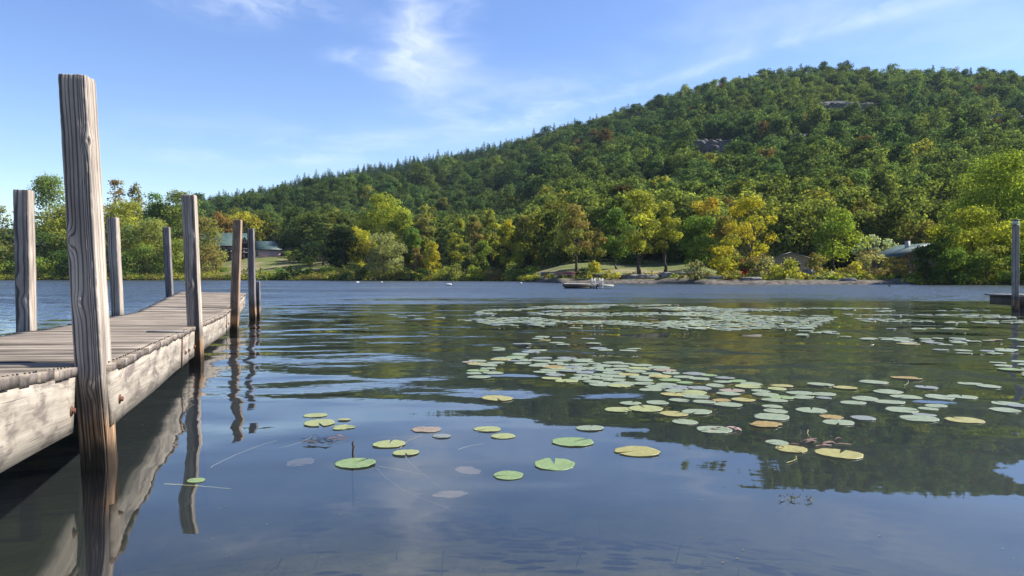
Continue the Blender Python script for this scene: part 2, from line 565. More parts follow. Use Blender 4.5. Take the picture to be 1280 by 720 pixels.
# ------------------------------------------------------------------ water
def build_water():
    m, T = material('lake_water')
    pos = T.n('ShaderNodeNewGeometry').outputs['Position']
    x, y, z = T.xyz(pos)
    flat = T.comb(x, y, 0.0)
    dist = T.m('SUBTRACT', T.v('LENGTH', flat), T.m('MULTIPLY_ADD', T.m('MAXIMUM', x, 0.0), 0.15, T.m('MULTIPLY', T.m('MINIMUM', x, 0.0), 0.9)))
    patch = T.noise(T.v('MULTIPLY', flat, (0.025, 0.085, 0)), 1.0, 3.0, 0.5)
    streak = T.noise(T.v('MULTIPLY', flat, (0.10, 0.75, 0)), 1.0, 3.0, 0.6)
    dw = T.m('MULTIPLY', dist, T.rng(T.m('ADD', T.m('MULTIPLY', patch, 0.5), T.m('MULTIPLY', streak, 0.5)), 0.28, 0.72, 0.58, 1.45, False))

    def grad(scale, stretch, detail, eps, off, distort=0.0):
        base = T.v('ADD', T.v('MULTIPLY', flat, stretch), off)
        h = [T.noise(T.v('ADD', base, o), scale, detail, 0.5, distort) for o in ((0, 0, 0), (eps, 0, 0), (0, eps, 0))]
        gx = T.m('DIVIDE', T.m('SUBTRACT', h[1], h[0]), eps * scale)
        gy = T.m('DIVIDE', T.m('SUBTRACT', h[2], h[0]), eps * scale)
        return gx, gy

    swell = grad(0.85, (0.7, 1.0, 0), 1.0, 0.02, (3.1, 0.4, 0.0), 0.3)
    ripple = grad(5.5, (0.6, 1.0, 0), 2.0, 0.006, (11.0, 5.0, 2.0))
    chop = grad(2.6, (0.45, 1.0, 0), 3.0, 0.01, (1.0, 9.0, 4.0))
    a1 = T.m('ADD', T.rng(dw, 2.5, 7.0, 0.010, 0.045), T.rng(dw, 7.0, 20.0, 0.0, 0.03))
    a2 = T.m('ADD', T.rng(dw, 4.0, 12.0, 0.003, 0.030), T.rng(dw, 22.0, 50.0, 0.0, 0.14))
    a3 = T.m('ADD', T.rng(dw, 9.0, 20.0, 0.0, 0.02), T.rng(dw, 22.0, 58.0, 0.0, 0.55))
    fleck = T.m('ADD', T.m('MULTIPLY', T.noise(T.v('MULTIPLY', flat, (0.03, 0.13, 0)), 1.0, 5.0, 0.75), 0.6), T.m('MULTIPLY', T.noise(T.v('MULTIPLY', flat, (0.12, 0.55, 3)), 1.0, 4.0, 0.7), 0.4))
    gain = T.rng(fleck, 0.40, 0.60, 0.3, 1.7, False)
    a2 = T.m('MULTIPLY', a2, gain)
    a3 = T.m('MULTIPLY', a3, gain)
    lean = T.rng(dw, 17.0, 32.0)
    gx = T.m('ADD', T.m('ADD', T.m('MULTIPLY', swell[0], a1), T.m('MULTIPLY', ripple[0], a2)), T.m('MULTIPLY', chop[0], a3))
    gy = T.m('ADD', T.m('ADD', T.m('MULTIPLY', swell[1], a1), T.m('MULTIPLY', ripple[1], a2)), T.m('MULTIPLY', chop[1], a3))
    steep = T.m('ABSOLUTE', gy)
    gy = T.m('ADD', T.m('MULTIPLY', gy, T.m('SUBTRACT', 1.0, lean)), T.m('MULTIPLY', T.m('MULTIPLY_ADD', T.rng(dw, 24.0, 50.0), T.m('MULTIPLY', gain, -0.065), T.m('MULTIPLY', steep, -1.0)), T.m('MULTIPLY', lean, -1.0)))
    nrm = T.v('NORMALIZE', T.comb(T.m('MULTIPLY', gx, -1.0), T.m('MULTIPLY', gy, -1.0), 1.0))
    fr = T.n('ShaderNodeFresnel', {'IOR': 1.56, 'Normal': nrm}).outputs[0]
    back = T.n('ShaderNodeNewGeometry').outputs['Backfacing']
    fr = T.m('ADD', T.m('MULTIPLY', fr, T.m('SUBTRACT', 1.0, back)), T.m('MULTIPLY', back, 0.04))
    gl = T.n('ShaderNodeBsdfGlossy', {'Color': (0.97, 0.97, 0.97, 1), 'Roughness': 0.012, 'Normal': nrm}).outputs[0]
    tr = T.n('ShaderNodeBsdfTransparent', {'Color': (0.94, 0.95, 0.92, 1)}).outputs[0]
    mx = T.n('ShaderNodeMixShader', {0: fr})
    T.t.links.new(tr, mx.inputs[1])
    T.t.links.new(gl, mx.inputs[2])
    vol = T.n('ShaderNodeVolumeAbsorption', {'Color': (0.50, 0.56, 0.44, 1), 'Density': 0.72}).outputs[0]
    sca = T.n('ShaderNodeVolumeScatter', {'Color': (0.44, 0.47, 0.66, 1), 'Density': 0.085, 'Anisotropy': 0.2}).outputs[0]
    both = T.n('ShaderNodeAddShader')
    T.t.links.new(vol, both.inputs[0])
    T.t.links.new(sca, both.inputs[1])
    finish(T, mx.outputs[0], both.outputs[0])
    g = Geo()
    x0, x1, y0, y1, zb = -320, 320, -25, 240, -8.0
    v = [(x0, y0, 0), (x1, y0, 0), (x1, y1, 0), (x0, y1, 0), (x0, y0, zb), (x1, y0, zb), (x1, y1, zb), (x0, y1, zb)]
    g.add(v, [(0, 1, 2, 3), (7, 6, 5, 4), (0, 4, 5, 1), (1, 5, 6, 2), (2, 6, 7, 3), (3, 7, 4, 0)])
    o = g.make('water', m)
    tag(o, 'calm clear lake water mirroring hill and sky', None, None, 'structure')


build_water()

# ------------------------------------------------------------------ trees
C = {'olive': (.105, .115, .032), 'green': (.062, .098, .022), 'bright': (.13, .165, .03), 'ygreen': (.19, .20, .03), 'yellow': (.34, .29, .035),
     'gold': (.30, .22, .04), 'dark': (.022, .034, .014), 'pine': (.026, .046, .022), 'tan': (.21, .165, .065), 'orange': (.22, .135, .04),
     'grey': (.13, .14, .075), 'silver': (.19, .22, .16), 'brown': (.16, .115, .06), 'red': (.42, .03, .03), 'deep': (.042, .07, .02)}
for _k in C:
    C[_k] = tuple(min(.62, 1.2 * c * (1.0 if _k in ('dark', 'red') else 1.2 if _k == 'pine' else 1.0 if _k in ('yellow', 'gold', 'orange', 'tan', 'brown') else 1.9 if _k in ('green', 'olive', 'grey') else 1.6)) for c in C[_k])


def leaf_mesh(cen, nrm, size, col, rng):
    n = len(cen)
    nrm = nrm / np.maximum(np.linalg.norm(nrm, axis=1, keepdims=True), 1e-6)
    ref = rng.normal(size=(n, 3))
    t = np.cross(nrm, ref)
    t /= np.maximum(np.linalg.norm(t, axis=1, keepdims=True), 1e-6)
    b = np.cross(nrm, t)
    s = (size * rng.uniform(0.65, 1.35, n))[:, None]
    v = np.stack((cen + t * s * .6, cen + b * s * .36, cen - t * s * .6, cen - b * s * .36), 1).reshape(-1, 3)
    f = np.arange(n * 4).reshape(n, 4)
    c4 = np.repeat(np.concatenate((col, np.ones((n, 1))), 1), 4, axis=0)
    return v, f, c4


def crown_profile(kind, h):
    if kind == 'spread':
        return np.clip(np.sin(np.pi * np.clip(h, 0, 1) ** 0.75), 0, 1) ** 0.6
    if kind == 'oval':
        return np.clip(np.sin(np.pi * np.clip(h, 0.02, 1) ** 0.8), 0, 1) ** 0.75 * (1 - .25 * h)
    if kind == 'bush':
        return np.sqrt(np.clip(1 - h ** 2.2, 0, 1))
    return np.sqrt(np.clip(1 - (2 * h - 1) ** 2, 0, 1))


def broadleaf(kind, H, R, base, col, rng, leaf, dens=3.6, col2=None, open_=0.0, nclump=None):
    """Crown leaves and clump centres of a broadleaf tree: crown from height base to H, radius R. Returns leaf mesh arrays and clump centres."""
    ch = H - base
    nc = nclump or int(np.clip(14 + 2.4 * R * ch / 6, 16, 64))
    h = rng.uniform(0.04, 0.97, nc) if kind != 'bush' else rng.uniform(0, 1, nc) ** 1.2 * .92
    ang = np.arange(nc) * 2.399 + rng.uniform(-.6, .6, nc)
    rr = crown_profile(kind, h) * R * np.sqrt(rng.uniform(0.10, 1.0, nc)) * (0.80 + 0.22 * rng.normal(size=nc) * 0.5)
    cc = np.stack((np.cos(ang) * rr, np.sin(ang) * rr, base + h * ch), 1)
    cr = R * rng.uniform(0.20, 0.40, nc) * (0.9 if open_ else 1.0)
    cr = np.minimum(cr, ch * .28)
    if open_:
        cr *= 1 - .35 * open_
    cc[:, 2] = np.minimum(cc[:, 2], H - cr * .55)
    area = math.pi * R * ch / 2
    n = int(dens * area / (.43 * leaf * leaf))
    w = cr ** 2
    idx = rng.choice(nc, n, p=w / w.sum())
    d = rng.normal(size=(n, 3))
    d /= np.linalg.norm(d, axis=1, keepdims=True)
    d[:, 2] = np.where((d[:, 2] < 0) & (rng.uniform(size=n) < .55), -d[:, 2], d[:, 2])
    rad = cr[idx] * (0.45 + 0.62 * rng.uniform(size=n) ** 0.6)
    p = cc[idx] + d * rad[:, None] * np.array((1.1, 1.1, .78))
    p += rng.normal(size=(n, 3)) * leaf * .5
    nr = d * .95 + rng.normal(size=(n, 3)) * .42 + np.array((0, 0, .30))
    c = np.array(col)
    tone = rng.uniform(.8, 1.2, nc)[idx] * rng.uniform(.88, 1.12, n)
    cl = c[None] * tone[:, None]
    if col2 is not None:
        k = np.clip(rng.uniform(-.3, 1.0, nc)[idx] + rng.normal(size=n) * .15, 0, 1)[:, None]
        cl = cl * (1 - k) + np.array(col2)[None] * tone[:, None] * k
    else:
        warm = rng.normal(size=nc)[idx] * .10
        cl = cl * np.stack((1 + warm, np.ones(n), 1 - warm), 1)
    p[:, 2] = np.maximum(p[:, 2], 0.02)
    return leaf_mesh(p, nr, leaf, np.clip(cl, .004, .8), rng), cc, cr


def conifer(H, R, base, col, rng, leaf, dens=3.4, ragged=.25):
    nw = int(np.clip(H * 1.1, 9, 26))
    P_, N_, W_ = [], [], []
    area = R * (H - base)
    n = int(dens * area / (.43 * leaf * leaf))
    tips = []
    for i in range(nw):
        h = (i + .3) / nw
        L = R * (1 - h) ** .8 * (1 if h > .12 else .8) + .25
        k = 6 if h < .8 else 4
        a0 = i * 1.1
        for j in range(k):
            a = a0 + j * 2 * math.pi / k + rng.uniform(-.25, .25)
            l = L * rng.uniform(1 - ragged * 1.6, 1 + ragged)
            z = base + h * (H - base) + rng.uniform(-.2, .2)
            m = max(4, int(n * (l / R) * 1.9 / (nw * k)))
            t = rng.uniform(.12, 1, m) ** .75
            wd = .30 * l * (1 - .55 * t)
            off = rng.uniform(-1, 1, m) * wd
            x = np.cos(a) * l * t - np.sin(a) * off
            y = np.sin(a) * l * t + np.cos(a) * off
            zz = z + l * (.10 * t - .22 * t ** 2) + rng.normal(size=m) * .09 * l * .5 + .1 * l * (t > .9)
            P_.append(np.stack((x, y, zz), 1))
            tone = rng.uniform(.8, 1.2)
            W_.append(np.full(m, tone))
            tips.append((np.cos(a) * l * .8, np.sin(a) * l * .8, z))
    p = np.concatenate(P_)
    n = len(p)
    nr = rng.normal(size=(n, 3)) * .6 + np.array((0, 0, .8))
    cl = np.array(col)[None] * (np.concatenate(W_) * rng.uniform(.7, 1.3, n))[:, None]
    return leaf_mesh(p, nr, leaf, np.clip(cl, .004, .8), rng), tips


def trunk_geo(H, base, r0, cc, rng, limbs=8, lean=0.0, stems=1):
    g = Geo()
    for s in range(stems):
        a = rng.uniform(0, 6.28)
        dx, dy = math.cos(a) * lean * H, math.sin(a) * lean * H
        k = 9
        t = np.linspace(0, 1, k)
        top = H * rng.uniform(.72, .86)
        ox, oy = (rng.uniform(-1, 1, 2) * r0 * 3) if stems > 1 else (0, 0)
        px = ox + dx * t ** 1.4 + np.cumsum(rng.normal(size=k)) * .012 * H * (t > 0)
        py = oy + dy * t ** 1.4 + np.cumsum(rng.normal(size=k)) * .012 * H * (t > 0)
        spine = np.stack((px, py, t * top - .4), 1)
        rad = r0 * (1 - .85 * t) * (1 + .5 * np.exp(-t * 14))
        g.tube(spine, rad, 8)
        if len(cc):
            order = rng.permutation(len(cc))[:limbs]
            for q in order:
                c = np.asarray(cc[q])
                t0 = np.clip((c[2] * .62) / top, .15, .85)
                st = np.array([np.interp(t0, t, spine[:, i]) for i in range(3)])
                if c[2] < st[2] + .3:
                    st[2] = max(.3, c[2] * .5)
                midp = st * .5 + c * .5 + np.array((0, 0, .10 * np.linalg.norm(c - st))) + rng.normal(size=3) * .05 * H * .2
                rr = r0 * (1 - .8 * t0) * .5
                g.tube([st, st * .7 + midp * .3, midp, c], [rr, rr * .8, rr * .55, rr * .2], 6)
    return g


TREE_NO = [0]


def plant(px, d, top, hw, kind, col, label, cat='tree', name=None, group=None, **kw):
    """A tree or bush that stands on the ground at depth d; top and hw are its top row and half width in the photo."""
    TREE_NO[0] += 1
    rng = np.random.default_rng(1000 + TREE_NO[0])
    X = (px - 640) / F * d
    gz = float(ground_z(X, d))
    ztop = CAMH + (HZ - top) / F * d
    H = max(ztop - gz, .6)
    R = hw / F * d
    names = {'pine': 'pine_tree', 'bush': 'bush'}
    root = thing(name or names.get(kind, 'broadleaf_tree'), label, cat, (X, d, gz), 0, group)
    leaf = kw.pop('leaf', None) or max(.16, d * .0024)
    col2 = C[kw['col2']] if kw.get('col2') else None
    if kind == 'pine':
        (v, f, c4), tips = conifer(H, R, H * kw.get('base', .08), C[col], rng, leaf, kw.get('dens', 3.6), kw.get('ragged', .3))
        tg = trunk_geo(H, 0, H * .018 + .06, tips, rng, 10)
        bark = M['bark']
    else:
        base = kw.get('base', 0.0 if kind == 'bush' else .16) * H
        (v, f, c4), cc, cr = broadleaf(kind, H, R, base, C[col], rng, leaf, kw.get('dens', 3.4), col2, kw.get('open_', 0.0), kw.get('nclump'))
        st = kw.get('stems', 3 if kind == 'bush' else 1)
        tg = trunk_geo(H, base, (H * .011 + .05) * (kw.get('thick', 1.0)) * (.5 if kind == 'bush' else 1), cc, rng, kw.get('limbs', 4 if kind == 'bush' else 10), .02 if kind != 'bush' else .12, st)
        bark = M['bark_pale'] if kw.get('pale') else M['bark']
    tg.make('trunk' if kind != 'bush' else 'stem', bark, root, True)
    link('crown' if kind != 'bush' else 'foliage', mesh_data('leaves', v, f, M['leaf'], {'tint': ('FLOAT_COLOR', c4)}), root)
    return root


def build_shore_trees():
    p = plant
    # the left bank, from the picture's edge to the building with the green roof
    p(-30, 205, 262, 42, 'oval', 'olive', 'olive tree at the left end of the far shore, cut by the picture edge')
    p(4, 214, 258, 20, 'oval', 'grey', 'thin grey tree with bare twigs left of the second post', open_=.7, dens=1.3)
    p(12, 200, 306, 26, 'bush', 'olive', 'olive bush left of the thin post at the far left', 'bush')
    p(8, 194, 328, 20, 'bush', 'bright', 'low bright green bush at the waterline, leftmost on the far bank', 'bush')
    p(62, 212, 222, 40, 'oval', 'green', 'tallest green tree on the left bank, between the two nearest posts', col2='olive', dens=2.8)
    p(78, 204, 258, 34, 'round', 'olive', 'olive tree with yellow tinge close behind the tallest post', col2='ygreen')
    p(108, 208, 246, 34, 'oval', 'olive', 'olive tree behind the tallest dock post')
    p(66, 198, 292, 28, 'round', 'deep', 'dark green tree on the bank left of the tallest post')
    p(58, 193, 321, 18, 'bush', 'bright', 'bright green waterside bush between the two nearest posts', 'bush')
    p(92, 194, 312, 26, 'bush', 'deep', 'dark bush at the waterline behind the tallest post', 'bush')
    p(146, 216, 226, 24, 'oval', 'tan', 'sparse brownish tree rising right of the tallest post', open_=.6, dens=1.7)
    p(170, 218, 227, 20, 'oval', 'olive', 'sparse dark topped tree above the thin left post', open_=.6, dens=1.9, col2='brown')
    p(196, 212, 243, 26, 'oval', 'green', 'green tree left of the thin rear post', dens=2.8)
    p(226, 212, 241, 28, 'round', 'green', 'green tree just left of the second tall right post', col2='olive')
    p(158, 205, 253, 32, 'round', 'ygreen', 'rounded yellow green tree behind the left post with a mossy foot', col2='olive')
    p(186, 198, 276, 38, 'round', 'olive', 'broad olive tree between the thin posts on the left bank', base=.05)
    p(140, 195, 306, 30, 'bush', 'olive', 'olive bush at the waterline just right of the tallest post', 'bush', col2='brown')
    p(180, 193, 305, 32, 'bush', 'green', 'wide green bush on the waterline between two thin left posts', 'bush', col2='olive')
    p(222, 194, 300, 26, 'bush', 'bright', 'bright green bush by the water left of the second right post', 'bush', col2='olive')
    p(248, 204, 272, 26, 'round', 'olive', 'large olive tree standing left of the building with the green roof', col2='tan', base=.06)
    p(262, 194, 308, 26, 'bush', 'tan', 'brownish bush at the waterline below the green roofed building', 'bush', col2='olive')
    p(240, 193, 330, 15, 'bush', 'olive', 'low olive bush beside the foot of the second right post', 'bush')
    p(282, 193, 336, 10, 'bush', 'green', 'small green bush on the bank just left of the brown post', 'bush')
    p(277, 262, 266, 17, 'round', 'orange', 'orange autumn tree behind the green roofed building', col2='tan')
    p(302, 266, 266, 20, 'round', 'yellow', 'yellow tree behind the roof, left of the brown post', col2='ygreen')
    p(325, 262, 272, 18, 'round', 'ygreen', 'yellow green tree behind the roof, right of the brown post', col2='yellow')
    p(362, 262, 292, 22, 'round', 'olive', 'olive tree right behind the pink wing of the building', col2='grey')
    # around the lawn
    p(366, 208, 314, 14, 'round', 'olive', 'small round tree alone on the lawn right of the pink wing', col2='bright', base=.1)
    p(389, 196, 318, 14, 'round', 'bright', 'small bright green tree on the lawn beside the dark round tree', base=.08)
    for k, (bx, bt, bw, bc, lab) in enumerate(((330, 334, 12, 'olive', 'olive bush on the bank below the pink wing'), (346, 336, 13, 'green', 'green bush on the bank below the lawn'),
                              (366, 333, 14, 'deep', 'dark green bush at the water below the small lawn tree'), (388, 337, 14, 'green', 'green bush below the small bright lawn tree'),
                              (410, 334, 16, 'deep', 'dark bush at the waterline below the pine'))):
        p(bx, 172 + (k % 2), bt, bw, 'bush', bc, lab, 'bush', group='bushes along the lawn bank')
    p(310, 190, 338, 12, 'bush', 'deep', 'dark bush on the bank between the brown and grey end posts', 'bush', group='bushes along the lawn bank')
    p(404, 196, 270, 30, 'pine', 'pine', 'broad dark pine right of the lawn', base=.1, ragged=.4)
    p(383, 206, 288, 18, 'pine', 'pine', 'narrower dark pine on the left edge of the pine group', base=.1)
    p(426, 176, 281, 23, 'round', 'dark', 'dense blackish round tree near the water', base=.02, dens=5)
    p(476, 186, 243, 28, 'round', 'ygreen', 'tallest yellow green tree right of the blackish round tree', col2='bright')
    p(452, 178, 282, 20, 'round', 'ygreen', 'yellow green tree touching the blackish round tree', col2='yellow', base=.06)
    p(500, 184, 262, 20, 'round', 'ygreen', 'yellow green tree with shaded underside behind the grey willow', col2='green')
    p(480, 167, 292, 28, 'round', 'grey', 'grey green willow shaped tree at the waterside', col2='olive', base=.02)
    p(440, 167, 330, 26, 'bush', 'olive', 'olive bush sloping to the water under the blackish tree', 'bush', col2='deep')
    p(516, 176, 285, 14, 'oval', 'green', 'slim green tree right of the grey willow')
    p(530, 182, 258, 18, 'oval', 'olive', 'tall olive tree above the small orange tree', col2='tan')
    p(522, 164, 308, 10, 'oval', 'tan', 'small orange tinged tree left of the bright yellow green one', col2='orange')
    p(540, 163, 302, 15, 'oval', 'ygreen', 'bright yellow green tree near the water by the small orange tree', col2='yellow', base=.05)
    p(552, 178, 270, 16, 'pine', 'pine', 'dark pine behind the bright yellow green tree', base=.1)
    p(500, 163, 331, 18, 'bush', 'olive', 'olive bush at the waterline right of the willow', 'bush')
    p(526, 161, 336, 14, 'bush', 'deep', 'dark bush at the waterline under the orange tinged tree', 'bush')
    p(556, 161, 334, 15, 'bush', 'bright', 'bright waterside bush right of the yellow green tree', 'bush', col2='olive')
    # the long row in the middle
    mid = [(572, 168, 275, 16, 'oval', 'olive', 'tall olive tree first in the middle row', 'ygreen', .3), (592, 170, 270, 16, 'oval', 'tan', 'tan tinged tree second in the middle row', 'olive', .4),
           (613, 174, 262, 17, 'oval', 'olive', 'tall olive tree with a yellow top in the middle row', 'ygreen', .2), (634, 166, 276, 18, 'oval', 'ygreen', 'yellow leaved tree with pale trunks in the middle row', 'yellow', .4),
           (656, 168, 268, 17, 'oval', 'olive', 'olive tree left of the broad tan tree', 'tan', .4), (676, 164, 270, 16, 'oval', 'green', 'green tree with a bare lower trunk left of the tan tree', 'olive', .4),
           (604, 160, 300, 14, 'oval', 'green', 'lower green tree in front of the middle row', 'bright', .1), (648, 157, 302, 15, 'oval', 'ygreen', 'low yellow green tree in front of the middle row', 'olive', .2),
           (583, 158, 308, 14, 'oval', 'deep', 'low dark tree in front of the middle row', 'olive', .1), (690, 150, 290, 16, 'oval', 'olive', 'olive tree just left of the raft and behind the canoe', 'ygreen', .3)]
    for bx, dd, tp, w, kd, c, lab, c2, op in mid:
        p(bx, dd, tp, w, kd, c, lab, col2=c2, open_=op, base=.18, group='trees of the middle row', thick=1.2)
    for bx, bt, bw, bc, lab in ((570, 331, 15, 'olive', 'olive bush at the water, first under the middle row'), (592, 334, 15, 'bright', 'bright bush at the water under the tan tinged tree'),
                                (618, 335, 16, 'tan', 'brownish bush at the water near the flat shore stones'), (642, 330, 14, 'olive', 'olive bush at the water under the yellow leaved tree'),
                                (664, 333, 16, 'bright', 'bright green bush left of the red canoe')):
        p(bx, 152 if bx < 640 else 146, bt, bw, 'bush', bc, lab, 'bush', group='bushes under the middle row')
    p(716, 122, 258, 30, 'spread', 'olive', 'broad tan tinged tree on two dark trunks behind the raft', col2='tan', open_=.3, base=.28, stems=2, thick=1.3)
    p(744, 126, 286, 20, 'oval', 'tan', 'rusty tan tree right of the broad tree behind the raft', col2='olive', open_=.4, base=.25)
    p(772, 128, 262, 26, 'oval', 'green', 'green tree left of the tallest lawn tree', col2='deep', base=.22)
    p(800, 114, 240, 36, 'spread', 'olive', 'tallest lawn tree with a thick dark trunk', col2='ygreen', open_=.35, base=.26, thick=1.7, limbs=16)
    p(831, 117, 252, 24, 'oval', 'ygreen', 'yellow green lawn tree with a straight dark trunk, left of the dense round tree', col2='olive', open_=.3, base=.3, thick=1.4)
    p(742, 108, 324, 9, 'bush', 'ygreen', 'small upright yellow green bush behind the raft', 'bush', col2='yellow')
    p(765, 108, 338, 14, 'bush', 'ygreen', 'low yellow green bush on the rocky shore right of the raft', 'bush', col2='tan')
    p(727, 110, 335, 11, 'bush', 'deep', 'low dark bush between the red canoe and the raft', 'bush')
    p(790, 140, 318, 22, 'bush', 'deep', 'dark bush at the back of the shaded lawn', 'bush')
    p(845, 140, 322, 24, 'bush', 'deep', 'dark bush behind the straight trunked lawn tree', 'bush')
    p(873, 112, 272, 32, 'round', 'green', 'dense round green maple left of the yellow locust', col2='deep', dens=4.5, base=.06)
    p(882, 134, 246, 22, 'round', 'gold', 'golden tree rising behind the dense round maple', col2='ygreen')
    p(905, 118, 272, 22, 'oval', 'tan', 'rusty tan tree between the maple and the yellow locust', col2='olive', base=.1)
    p(935, 110, 249, 36, 'spread', 'yellow', 'bright yellow locust tree with dark open limbs', col2='ygreen', open_=.55, dens=2.0, base=.18, limbs=22, thick=1.5)
    p(902, 97, 308, 20, 'bush', 'yellow', 'yellow bush at the foot of the maple', 'bush', col2='ygreen')
    p(870, 96, 326, 16, 'bush', 'grey', 'grey twiggy bush under the maple', 'bush', col2='brown', dens=2.4)
    p(930, 99, 318, 5, 'bush', 'red', 'small scarlet bush under the yellow locust', 'bush')
    p(933, 98, 322, 22, 'bush', 'deep', 'dark bush under the yellow locust', 'bush', col2='brown')
    p(958, 96, 318, 20, 'bush', 'grey', 'grey brown twiggy bush left of the grey roofed cottage', 'bush', col2='brown', dens=2.6)
    p(980, 94, 324, 22, 'bush', 'ygreen', 'yellow green bush in front of the grey roofed cottage', 'bush', col2='olive')
    p(915, 94, 338, 16, 'bush', 'olive', 'low olive bush on the rocks under the yellow bush', 'bush', col2='tan')
    p(1000, 140, 274, 28, 'round', 'deep', 'dark green tree behind the grey roofed cottage', col2='olive')
    p(972, 138, 280, 22, 'round', 'olive', 'olive tree right of the yellow locust, behind the cottage', col2='green')
    p(1046, 108, 262, 34, 'spread', 'bright', 'fresh green yard tree on a slim dark trunk', col2='green', base=.2, dens=2.8)
    p(1028, 150, 268, 26, 'pine', 'pine', 'dark pine behind the fresh green yard tree', base=.05)
    p(1020, 104, 318, 18, 'bush', 'olive', 'olive bush beside the grey bin', 'bush', col2='tan')
    p(1062, 103, 328, 20, 'bush', 'ygreen', 'yellow green low bush under the fresh green yard tree', 'bush', col2='tan')
    p(1092, 106, 308, 24, 'bush', 'brown', 'brown twiggy bush left of the green roofed cottage', 'bush', col2='grey', dens=2.4)
    p(1118, 100, 322, 20, 'bush', 'tan', 'tan and olive bush at the edge of the dry grass', 'bush', col2='olive')
    p(1086, 128, 296, 18, 'round', 'silver', 'silvery round tree behind the brown twiggy bush', base=.04)
    p(1112, 130, 300, 16, 'round', 'silver', 'smaller silvery tree left of the chimney', base=.04)
    p(1118, 142, 262, 30, 'round', 'olive', 'olive tree behind the green roofed cottage', col2='tan')
    p(1150, 134, 278, 22, 'round', 'tan', 'tan tree above the green roof and left of the yellow thicket', col2='olive', open_=.3)
    p(1075, 150, 280, 26, 'round', 'green', 'green tree behind the silvery round tree', col2='olive')
    # the big thicket at the right
    p(1250, 98, 190, 62, 'spread', 'bright', 'biggest green tree towering over the right thicket', col2='green', base=.2, dens=3.4)
    p(1330, 100, 180, 60, 'spread', 'green', 'green tree at the right picture edge behind the biggest one', col2='bright', base=.15)
    p(1215, 93, 258, 48, 'round', 'ygreen', 'yellow topped tree in the middle of the right thicket', col2='green', base=.0, dens=3.8)
    p(1180, 90, 284, 34, 'round', 'deep', 'dark green tree on the left flank of the right thicket', col2='ygreen', base=.0, dens=4.2)
    p(1262, 92, 268, 34, 'round', 'ygreen', 'yellow green tree behind the lone right post', col2='green', base=.0, dens=3.8)
    p(1158, 89, 304, 20, 'bush', 'deep', 'dark bush overhanging the pale boulder', 'bush', dens=4.5)
    p(1190, 88, 312, 30, 'bush', 'deep', 'dark wide bush overhanging the water in the right thicket', 'bush', col2='green', dens=4.5)
    p(1235, 88, 306, 28, 'bush', 'green', 'green bush overhanging the water left of the lone right post', 'bush', col2='olive', dens=4)
    p(1285, 87, 312, 26, 'bush', 'green', 'green bush by the water at the right picture edge', 'bush', col2='deep', dens=4)
    p(1340, 86, 270, 50, 'bush', 'green', 'tall green bush beyond the right picture edge', 'bush', col2='olive', dens=3)


build_shore_trees()


def build_undergrowth():
    """Low leafy growth along the whole far bank: nobody could count it."""
    rng = np.random.default_rng(61)
    n = 5200
    px = rng.uniform(-260, 1500, n)
    ds = np.interp(px, T_PX, T_SHORE)
    e = rng.uniform(0, 1, n) ** 1.6 * 13 - .5
    stony = (px > 672) & (px < 1135)
    lawn = (px > 275) & (px < 395)
    keep = (~stony | (e > 3.0) & (rng.uniform(size=n) < .45)) & (~lawn | (e < 5))
    yard = (px > 640) & (px < 880) & (e > 6) & (rng.uniform(size=n) < .9)
    keep &= ~yard
    px, e, ds = px[keep], e[keep], ds[keep]
    y = ds + e
    x = (px - 640) / F * y
    z = ground_z(x, y)
    ok = z > .02
    x, y, z, px, e = x[ok], y[ok], z[ok], px[ok], e[ok]
    right = px > 860
    h = np.where(right, rng.uniform(.25, .8, len(x)), rng.uniform(.35, 1.5, len(x))) * np.where((px > 640) & (px < 860), .5, 1.0)
    m = 34
    k = len(x)
    tone = rng.uniform(.7, 1.3, k)
    u = rng.uniform(size=k)
    basec = np.where((u < .25)[:, None], np.array(C['ygreen']), np.where((u < .6)[:, None], np.array(C['olive']), np.where((u < .8)[:, None], np.array(C['tan']) * .8, np.array(C['deep']))))
    d = rng.normal(size=(k, m, 3))
    d /= np.linalg.norm(d, axis=2, keepdims=True)
    d[..., 2] = np.abs(d[..., 2])
    w = h[:, None] * rng.uniform(.7, 1.3, (k, 1))
    p = np.stack((x[:, None] + d[..., 0] * w, y[:, None] + d[..., 1] * w, z[:, None] + d[..., 2] * h[:, None] * rng.uniform(.3, 1.1, (k, m)) + .03), -1).reshape(-1, 3)
    col = np.repeat(basec * tone[:, None], m, 0) * rng.uniform(.75, 1.25, (k * m, 1))
    nr = d.reshape(-1, 3) + rng.normal(size=(k * m, 3)) * .5 + np.array((0, 0, .3))
    v, f, c4 = leaf_mesh(p, nr, .30, np.clip(col, .004, .6), rng)
    o = link('shore_undergrowth', mesh_data('shore_undergrowth', v, f, M['leaf'], {'tint': ('FLOAT_COLOR', c4)}))
    tag(o, 'low weeds and brush fringing the far bank', None, None, 'stuff')


build_undergrowth()


# ------------------------------------------------------------------ rock outcrops on the hill, skyline pines
def depth_for(px, py, lo=180.0, hi=900.0):
    """Depth where the line of sight through a pixel meets the hill."""
    ds = np.linspace(lo, hi, 3000)
    pts = np.array([P(px, py, d) for d in ds])
    gz = ground_z(pts[:, 0], pts[:, 1]) + 4.0
    k = np.argmax(gz > pts[:, 2])
    return ds[k]


